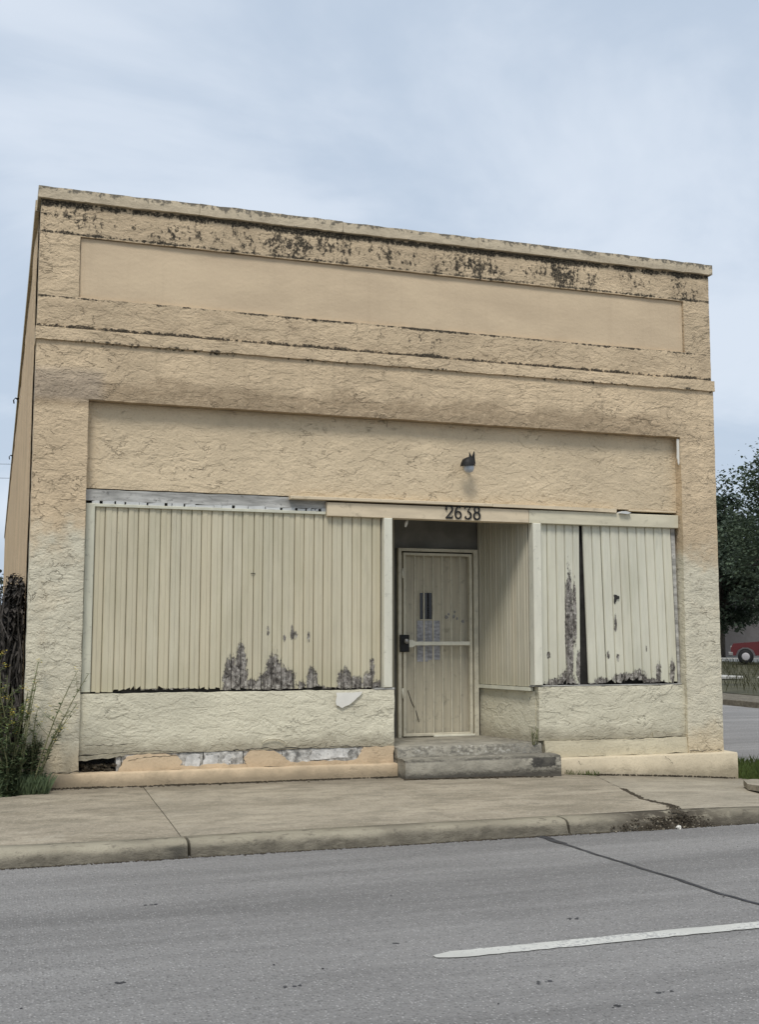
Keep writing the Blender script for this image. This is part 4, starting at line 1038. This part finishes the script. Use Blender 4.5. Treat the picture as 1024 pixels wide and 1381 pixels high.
# ------------------------------------------------------------------ plants
def leaf(mb, p, d, ln, wd, up=Vector((0, 0, 1))):
    d = d.normalized(); s_ = d.cross(up)
    s_ = s_.normalized() if s_.length > 1e-4 else Vector((1, 0, 0)); dn = Vector((0, 0, -.18 * ln))
    mb.add([p, p + d * ln * .45 + s_ * wd, p + d * ln + dn, p + d * ln * .45 - s_ * wd], [(0, 1, 2, 3)])
def weed(x, y, z, h, lean, rr, label, nst=3, nleaf=26, lsize=.05, flowers=0, mat='leaf_weed', group=None, bushy=.4):
    o = empty('weed', (x, y, z), label=label, category='plant')
    if group: o['group'] = group
    st = MB(); lf = MB(); fl = MB()
    for k in range(nst):
        hh = h * rr.uniform(.65, 1.0); a = rr.uniform(0, 6.28); sp = rr.uniform(.02, .30) * hh
        p0 = Vector((x + rr.uniform(-.03, .03), y + rr.uniform(-.03, .03), z - .02))
        tip = p0 + Vector((math.cos(a) * sp + lean[0] * hh, math.sin(a) * sp * .6 + lean[1] * hh, hh)); mid = (p0 + tip) / 2 + Vector((rr.uniform(-.05, .05), rr.uniform(-.05, .05), hh * .06)) - Vector((lean[0] * hh * .2, 0, 0))
        pts = [p0 * (1 - t) ** 2 + mid * 2 * t * (1 - t) + tip * t * t for t in [i / 7 for i in range(8)]]
        st.tube(pts, [.006 * (1 - .75 * i / 7) + .0012 for i in range(8)], 4)
        def along(t):
            i = min(6, int(t * 7)); u = t * 7 - i; return pts[i] * (1 - u) + pts[i + 1] * u
        for i in range(nleaf):
            t = rr.uniform(.04, 1) ** (1.0 if bushy < .5 else 1.5); q = along(t); az = rr.uniform(0, 6.28); dd = Vector((math.cos(az), math.sin(az), rr.uniform(-.1, .8)))
            L_ = lsize * rr.uniform(.6, 1.25) * (1.15 - .6 * t)
            leaf(lf, q, dd, L_, L_ * .26)
        for b_ in range(3):
            t = rr.uniform(.35, .85); q = along(t); az = rr.uniform(0, 6.28); e = q + Vector((math.cos(az) * .14 * h, math.sin(az) * .1 * h, rr.uniform(.08, .2) * h))
            st.tube([q, (q + e) / 2 + Vector((0, 0, -.01)), e], [.003, .002, .0012], 3)
            for i in range(nleaf // 4):
                u = rr.uniform(.2, 1); az2 = rr.uniform(0, 6.28); L_ = lsize * rr.uniform(.4, .8)
                leaf(lf, q * (1 - u) + e * u, Vector((math.cos(az2), math.sin(az2), rr.uniform(0, .7))), L_, L_ * .22)
            for i in range(flowers):
                c = e + Vector((rr.gauss(0, .014), rr.gauss(0, .014), rr.uniform(-.02, .02)))
                for j in range(2):
                    az = rr.uniform(0, 6.28); leaf(fl, c, Vector((math.cos(az), math.sin(az), .4)), .02, .008)
    st.build('stem', M['stem'], o); lf.build('leaves', M[mat], o)
    if fl.v: fl.build('flowers', M['flower'], o, kind='stuff')
    return o
rr = random.Random(31)
weed(.10, -.20, 0, 1.12, (.27, 0), rr, 'lanky weed leaning right in front of the left pilaster', 5, 26, .075, 3, 'leaf_dark')
weed(.05, -.16, 0, .58, (.12, 0), rr, 'short leafy weed at the foot of the left pilaster', 9, 60, .075, 0, 'leaf_dark', bushy=.8)
weed(-.03, -.22, 0, 1.32, (.02, 0), rr, 'tall yellow flowering weed right beside the building corner', 4, 34, .065, 9, 'leaf_weed')
weed(-.16, -.15, 0, 1.10, (-.05, 0), rr, 'bright green bushy weed left of the building corner', 9, 55, .075, 3, 'leaf_weed', bushy=.8)
weed(-.28, -.25, 0, 1.42, (.0, 0), rr, 'tallest thin yellow tipped weed at the left edge of the photo', 5, 34, .065, 9, 'leaf_weed')
weed(-.36, -.12, 0, 1.0, (.04, 0), rr, 'dark bushy weed behind the tallest yellow tipped weed', 9, 60, .075, 1, 'leaf_dark', bushy=.8)
weed(-.50, -.3, 0, .9, (.0, 0), rr, 'bushy weed half outside the left edge of the photo', 10, 70, .075, 1, 'leaf_weed', bushy=.8)
weed(-.10, -.32, 0, .55, (.0, 0), rr, 'low dark weed crowding the front of the weed patch', 12, 60, .07, 0, 'leaf_dark', bushy=.8)
def grass(name, spots, mat, label, hmin, hmax, seed, n):
    mb = MB(); r2 = random.Random(seed)
    for (x0, x1, y0, y1, zf) in spots:
        for i in range(n):
            x = r2.uniform(x0, x1); y = r2.uniform(y0, y1); z = zf(x, y); h = r2.uniform(hmin, hmax); a = r2.uniform(0, 6.28); b_ = r2.uniform(.1, .55) * h; wd = .0012 + h * .008
            dx, dy = math.cos(a), math.sin(a)
            mb.add([(x - dy * wd, y + dx * wd, z - .01), (x + dy * wd, y - dx * wd, z - .01), (x + dx * b_ * .4 + dy * wd * .7, y + dy * b_ * .4 - dx * wd * .7, z + h * .6), (x + dx * b_, y + dy * b_, z + h), (x + dx * b_ * .4 - dy * wd * .7, y + dy * b_ * .4 + dx * wd * .7, z + h * .6)], [(0, 1, 2, 3, 4)])
    return mb.build(name, M[mat], kind='stuff', label=label, category='grass')
grass('grass', [(-.75, .22, -.34, -.08, lambda x, y: 0), (-.7, .10, -.3, .1, lambda x, y: .0)], 'leaf_dark', 'dense grass at the foot of the weeds beside the left pilaster', .05, .18, 1, 3000)
grass('grass', [(7.63, 8.6, -.45, .9, lambda x, y: -.20)], 'grass', 'bright grass tuft beside the right end of the plinth', .05, .18, 2, 2600)
grass('grass', [(5.45, 5.85, -.17, -.10, lambda x, y: walk_z(x, y))], 'grass', 'tiny grass sprouting between the pale plinth and sidewalk', .02, .06, 3, 90)
# dry sprig on the step by the right bulkhead
weed(5.17, -.02, .27, .20, (.1, 0), rr, 'small dry sprig growing from the step beside right bulkhead', 4, 8, .03, 0, 'leaf_dark')
# dead vine heap against the side wall
V = empty('dead_vine', (-.2, 1.2, 0), label='dark heap of dead vine against the left side wall', category='vine')
mb = MB(); lf = MB(); r2 = random.Random(9)
def vine_top(y): return 2.02 - .055 * max(0, y - 1.0)
for i in range(420):
    y = .42 + 13 * r2.random() ** 2.4; tz = vine_top(y) * r2.uniform(.35, 1.0) * (.9 + .1 * math.sin(y * 5)); x = -.04 - r2.random() ** 1.5 * .22
    pts = [(x - .05, y, 0)]
    for k in range(1, 6): pts.append((min(-.03, x + r2.gauss(0, .05)), y + r2.gauss(0, .10), tz * k / 5))
    mb.tube(pts, [.016, .014, .012, .010, .007, .003], 3, cap=False)
for i in range(12000):
    y = .42 + 13 * r2.random() ** 2.2; z = vine_top(y) * (1 - r2.random() ** 1.6) * (.92 + .08 * math.sin(y * 7)); x = -.03 - r2.random() * (.12 + .30 * (1 - z / 2.05))
    a = r2.uniform(0, 6.28); L_ = r2.uniform(.03, .09); leaf(lf, Vector((x, y, z)), Vector((math.cos(a) * .6, math.sin(a), r2.uniform(-1, .4))), L_, L_ * .3)
mb.build('stems', M['vine'], V); lf.build('leaves', M['vine'], V)
# vacant lot beside the building
mb = MB(); vs = []; n = 20
for j in range(n + 1):
    for i in range(n + 1):
        x = -40 + 39.97 * i / n; y = -.02 + 70 * j / n; vs.append((x, y, -.012 + .04 * fn(x, y, 0, .3) * min(1, y)))
mb.add(vs, [(j * (n + 1) + i, j * (n + 1) + i + 1, (j + 1) * (n + 1) + i + 1, (j + 1) * (n + 1) + i) for j in range(n) for i in range(n)], True)
mb.build('vacant_lot', M['ground'], kind='structure')
mb = MB(); mb.add([(7.61, .0, -.22), (8.7, .0, -.24), (8.7, 45, -.29), (7.49, 45, -.29)], [(0, 1, 2, 3)]); mb.build('grass_strip', M['ground'], kind='structure')

# ------------------------------------------------------------------ the side street and what lies beyond
mb = MB(); vs = []; n = 30
for j in range(n + 1):
    y = KY - .12 + 120 * j / n
    z = -.172 - .08 * min(1, max(0, (y + 2.8) / 6))
    vs += [(8.75 - (.9 if j == 0 else 0), y, z), (12.3, y, z + .03), (16.05, y, z)]
mb.add(vs, [(3 * j + i, 3 * j + i + 1, 3 * j + i + 4, 3 * j + i + 3) for j in range(n) for i in range(2)], True)
mb.build('side_street', M['asphalt_side'], kind='structure')
mb = MB()
mb.add([(16.06, -3, -.3), (16.06, 100, -.3), (16.08, -3, -.13), (16.08, 100, -.13), (16.13, -3, -.115), (16.13, 100, -.115), (17.6, -3, -.11), (17.6, 100, -.11)], [(1, 0, 2, 3), (3, 2, 4, 5), (5, 4, 6, 7)])
mb.build('far_kerb', M['kerb'], kind='structure')
mb = MB(); mb.add([(17.61, -3, -.10), (36.6, -3, -.06), (36.6, 100, -.06), (17.61, 100, -.10)], [(0, 1, 2, 3)]); mb.build('verge', M['ground'], kind='structure')
mb = MB(); mb.add([(36.61, -3, -.05), (60, -3, .0), (60, 100, .0), (36.61, 100, -.05)], [(0, 1, 2, 3)]); mb.build('driveway', M['path'], kind='structure')
grass('verge_grass', [(17.7, 36.4, 8, 40, lambda x, y: -.08)], 'drygrass', 'patchy grass on the verge across the side street', .08, .30, 5, 9000)
mb = MB(); mb.bbox(20.2, 23.2, 21.2, 22.6, -.08, .02, .02); mb.build('concrete_pad', M['path'], label='pale concrete pad lying in the grass across the street', category='concrete pad')
mb = MB(); pebble(mb, 22.75, 19.6, .03, .17, .7, random.Random(3)); mb.build('litter_bag', M['white'], label='small white litter bag on the verge across the street', category='litter')

def tree(x, y, h, rad, crown0, seed, label, mat, trunk=.22, nclump=150, per=70, lsz=.16, squash=1.0, group='trees beyond the side street', bias=(0, 0)):
    r2 = random.Random(seed); o = empty('tree', (x, y, -.1), label=label, category='tree')
    if group: o['group'] = group
    tk = MB(); lf = MB()
    top = Vector((x + bias[0] * .5, y + bias[1] * .5, h * .62))
    tk.tube([(x, y, -.2), (x + .06, y, h * .15), (x - .05, y + .05, h * .32), top], [trunk * 1.25, trunk, trunk * .8, trunk * .35], 8)
    cz = (crown0 + h) / 2; hz = (h - crown0) / 2
    cl = []
    while len(cl) < nclump:
        v = Vector((r2.uniform(-1, 1), r2.uniform(-1, 1), r2.uniform(-1, 1)))
        if .30 < v.length < 1:
            k = 1 + .28 * noise.noise(Vector((v.x * 1.7 + seed, v.y * 1.7, v.z * 1.7)))
            wv = (1 - .35 * max(0, v.z)) * k
            cl.append(Vector((x + bias[0] + v.x * rad * wv, y + bias[1] + v.y * rad * wv, cz + v.z * hz * k * squash)))
    for i, c in enumerate(cl):
        if i % 4 == 0:
            s0 = Vector((x, y, h * r2.uniform(.22, .55))); md = (s0 + c) / 2 + Vector((0, 0, .25))
            tk.tube([s0, md, c], [trunk * .32, trunk * .2, trunk * .06], 4, cap=False)
        cr = rad * r2.uniform(.10, .22)
        for j in range(per):
            u = Vector((r2.gauss(0, 1), r2.gauss(0, 1), r2.gauss(0, 1))).normalized() * (r2.random() ** .45) * cr * 1.55; q = c + Vector((u.x, u.y, u.z * .62)); a = r2.uniform(0, 6.28); L_ = lsz * r2.uniform(.6, 1.4)
            leaf(lf, q, Vector((math.cos(a), math.sin(a), r2.uniform(-.8, .5))), L_, L_ * .36, Vector((r2.gauss(0, .5), r2.gauss(0, .5), 1)))
    tk.build('trunk', M['bark'], o); lf.build('crown', M[mat], o)
    return o
# direction helper: place by bearing from the photographer's street corner (metres along the bearing)
def at(bear, dist): return (-.28 + dist * math.sin(R(bear)), -11.1 + dist * math.cos(R(bear)))
x, y = at(38.5, 62); tree(x, y, 11.6, 4.6, 2.3, 3, 'tall dark leafy tree overhanging the red pickup', 'leaf_tree', .26, 170, 110, .19)
x, y = at(35.0, 74); tree(x, y, 10.2, 4.4, 1.6, 5, 'lower dense dark tree just right of the storefront corner', 'leaf_tree2', .25, 200, 130, .26)
x, y = at(33.0, 82); tree(x, y, 9.5, 4.5, 1.2, 8, 'dark tree mostly hidden behind the storefront right corner', 'leaf_tree2', .25, 170, 90, .36)
x, y = at(40.5, 86); tree(x, y, 10.5, 5.0, 1.4, 11, 'dense tree at the right edge behind the red pickup', 'leaf_tree2', .25, 180, 90, .36)
x, y = at(-1.0, 66); tree(x, y, 5.9, 2.3, .6, 14, 'dark tree peeking past the rear end of the left wall', 'leaf_tree2', .15, 60, 60, .2, group=None)

# house behind the pickup
hx, hy = at(36.0, 80)
H = empty('house', (hx, hy, 0), label='low grey brown house half hidden behind trees and pickup', category='house')
def ybox(mb, x0, x1, y0, y1, z0, z1): mb.box(hx + x0, hx + x1, hy + y0, hy + y1, z0, z1)
mb = MB(); ybox(mb, -3.2, 6, -1.5, 5, -.1, 2.7); mb.build('wall', M['house'], H)
mb = MB(); mb.add([(hx - 3.7, hy - 2, 2.7), (hx + 6.5, hy - 2, 2.7), (hx + 6.5, hy + 5.5, 2.7), (hx - 3.7, hy + 5.5, 2.7), (hx - 3.7, hy + 1.75, 4.3), (hx + 6.5, hy + 1.75, 4.3)], [(0, 1, 5, 4), (2, 3, 4, 5), (1, 2, 5), (3, 0, 4), (3, 2, 1, 0)]); mb.build('roof', M['houseroof'], H)
for x0 in (.6, 3.4):
    mb = MB(); ybox(mb, x0, x0 + 1.2, -1.56, -1.502, .9, 2.0); fr = mb.build('window', M['lightgrey'], H)
    mb = MB(); ybox(mb, x0 + .08, x0 + 1.12, -1.575, -1.561, .98, 1.92); mb.build('pane', M['glass_dark'], fr)

# red pickup, nose to the left, seen side on
tx, ty = at(36.5, 58.5)
T = empty('pickup_truck', (0, 0, 0), label='red pickup parked side on under the tall tree', category='pickup truck')
def side(poly, y0, y1, name, mat, parent=T):
    mb = MB(); mb.prism(poly, y0, y1); return mb.build(name, mat, parent, origin=(0, 0, 0))
body = side([(0.02, .42), (.0, .75), (.12, .98), (1.35, 1.08), (3.1, 1.10), (5.1, 1.10), (5.12, .45), (4.55, .42), (4.42, .68), (4.2, .80), (3.95, .80), (3.73, .68), (3.62, .42), (1.14, .42), (1.02, .68), (.79, .80), (.56, .80), (.34, .68), (.22, .42)], -.92, .92, 'body', M['carred'])
side([(1.45, 1.10), (1.95, 1.72), (3.0, 1.74), (3.12, 1.10)], -.80, .80, 'cab', M['carred'])
for s_ in (-1, 1):
    y0, y1 = (-.815, -.802) if s_ < 0 else (.802, .815)
    side([(1.62, 1.14), (1.98, 1.62), (2.42, 1.64), (2.42, 1.14)], y0, y1, 'side_window', M['glass_dark'])
    side([(2.52, 1.14), (2.52, 1.64), (2.92, 1.65), (3.0, 1.14)], y0, y1, 'side_window', M['glass_dark'])
mb = MB(); mb.add([(1.50, -.7, 1.17), (1.50, .7, 1.17), (1.90, .66, 1.67), (1.90, -.66, 1.67)], [(3, 2, 1, 0)]); mb.v = [(v[0] - .02, v[1], v[2] + .012) for v in mb.v]; mb.build('windscreen', M['glass_dark'], T, origin=(0, 0, 0))
for x0 in (.68, 4.08):
    for s_ in (-1, 1):
        wl = empty('wheel', (x0, s_ * .80, .36), T)
        mb = MB(); mb.lathe([(.20, -.11), (.345, -.10), (.36, -.04), (.36, .04), (.345, .10), (.20, .11)], (x0, s_ * .80, .36), 18, 'Y'); mb.build('tyre', M['rubber'], wl)
        mb = MB(); mb.lathe([(.20, -.115), (.15, -.135), (.03, -.14)] if s_ < 0 else [(.03, .14), (.15, .135), (.20, .115)], (x0, s_ * .80, .36), 14, 'Y'); mb.build('rim', M['hub'], wl)
for s_ in (-1, 1): mb = MB(); mb.bbox(-.012, .06, s_ * .66 - .16, s_ * .66 + .16, .70, .86, .01); mb.build('headlight', M['steel'], T, origin=(0, 0, 0))
mb = MB(); mb.bbox(-.10, .10, -.94, .94, .42, .58, .02); mb.build('bumper', M['steel'], T, origin=(0, 0, 0))
T.location = (tx - .85, ty + .6, -.05); T.rotation_euler = (0, 0, R(-36))
# utility pole with wires passing left of the building, far behind
px_, py_ = at(4.5, 78)
U = empty('utility_pole', (px_, py_, 0), label='utility pole behind the storefront with two thin wires running left', category='utility pole')
mb = MB(); mb.tube([(px_, py_, -.2), (px_, py_, 13)], [.16, .11], 8); mb.build('pole', M['bark'], U)
mb = MB(); mb.box(px_ - 1.1, px_ + 1.1, py_ - .05, py_ + .05, 12.3, 12.45); mb.build('crossarm', M['bark'], U)
for k, zz in enumerate((12.5, 11.6)):
    mb = MB(); mb.tube([(px_ - 1 + k, py_, zz), (px_ - 12, py_ - 1, zz - .5), (px_ - 25, py_ - 2, zz - .5), (px_ - 40, py_ - 3, zz + .3)], .012, 4); mb.build('wire', M['iron'], U)
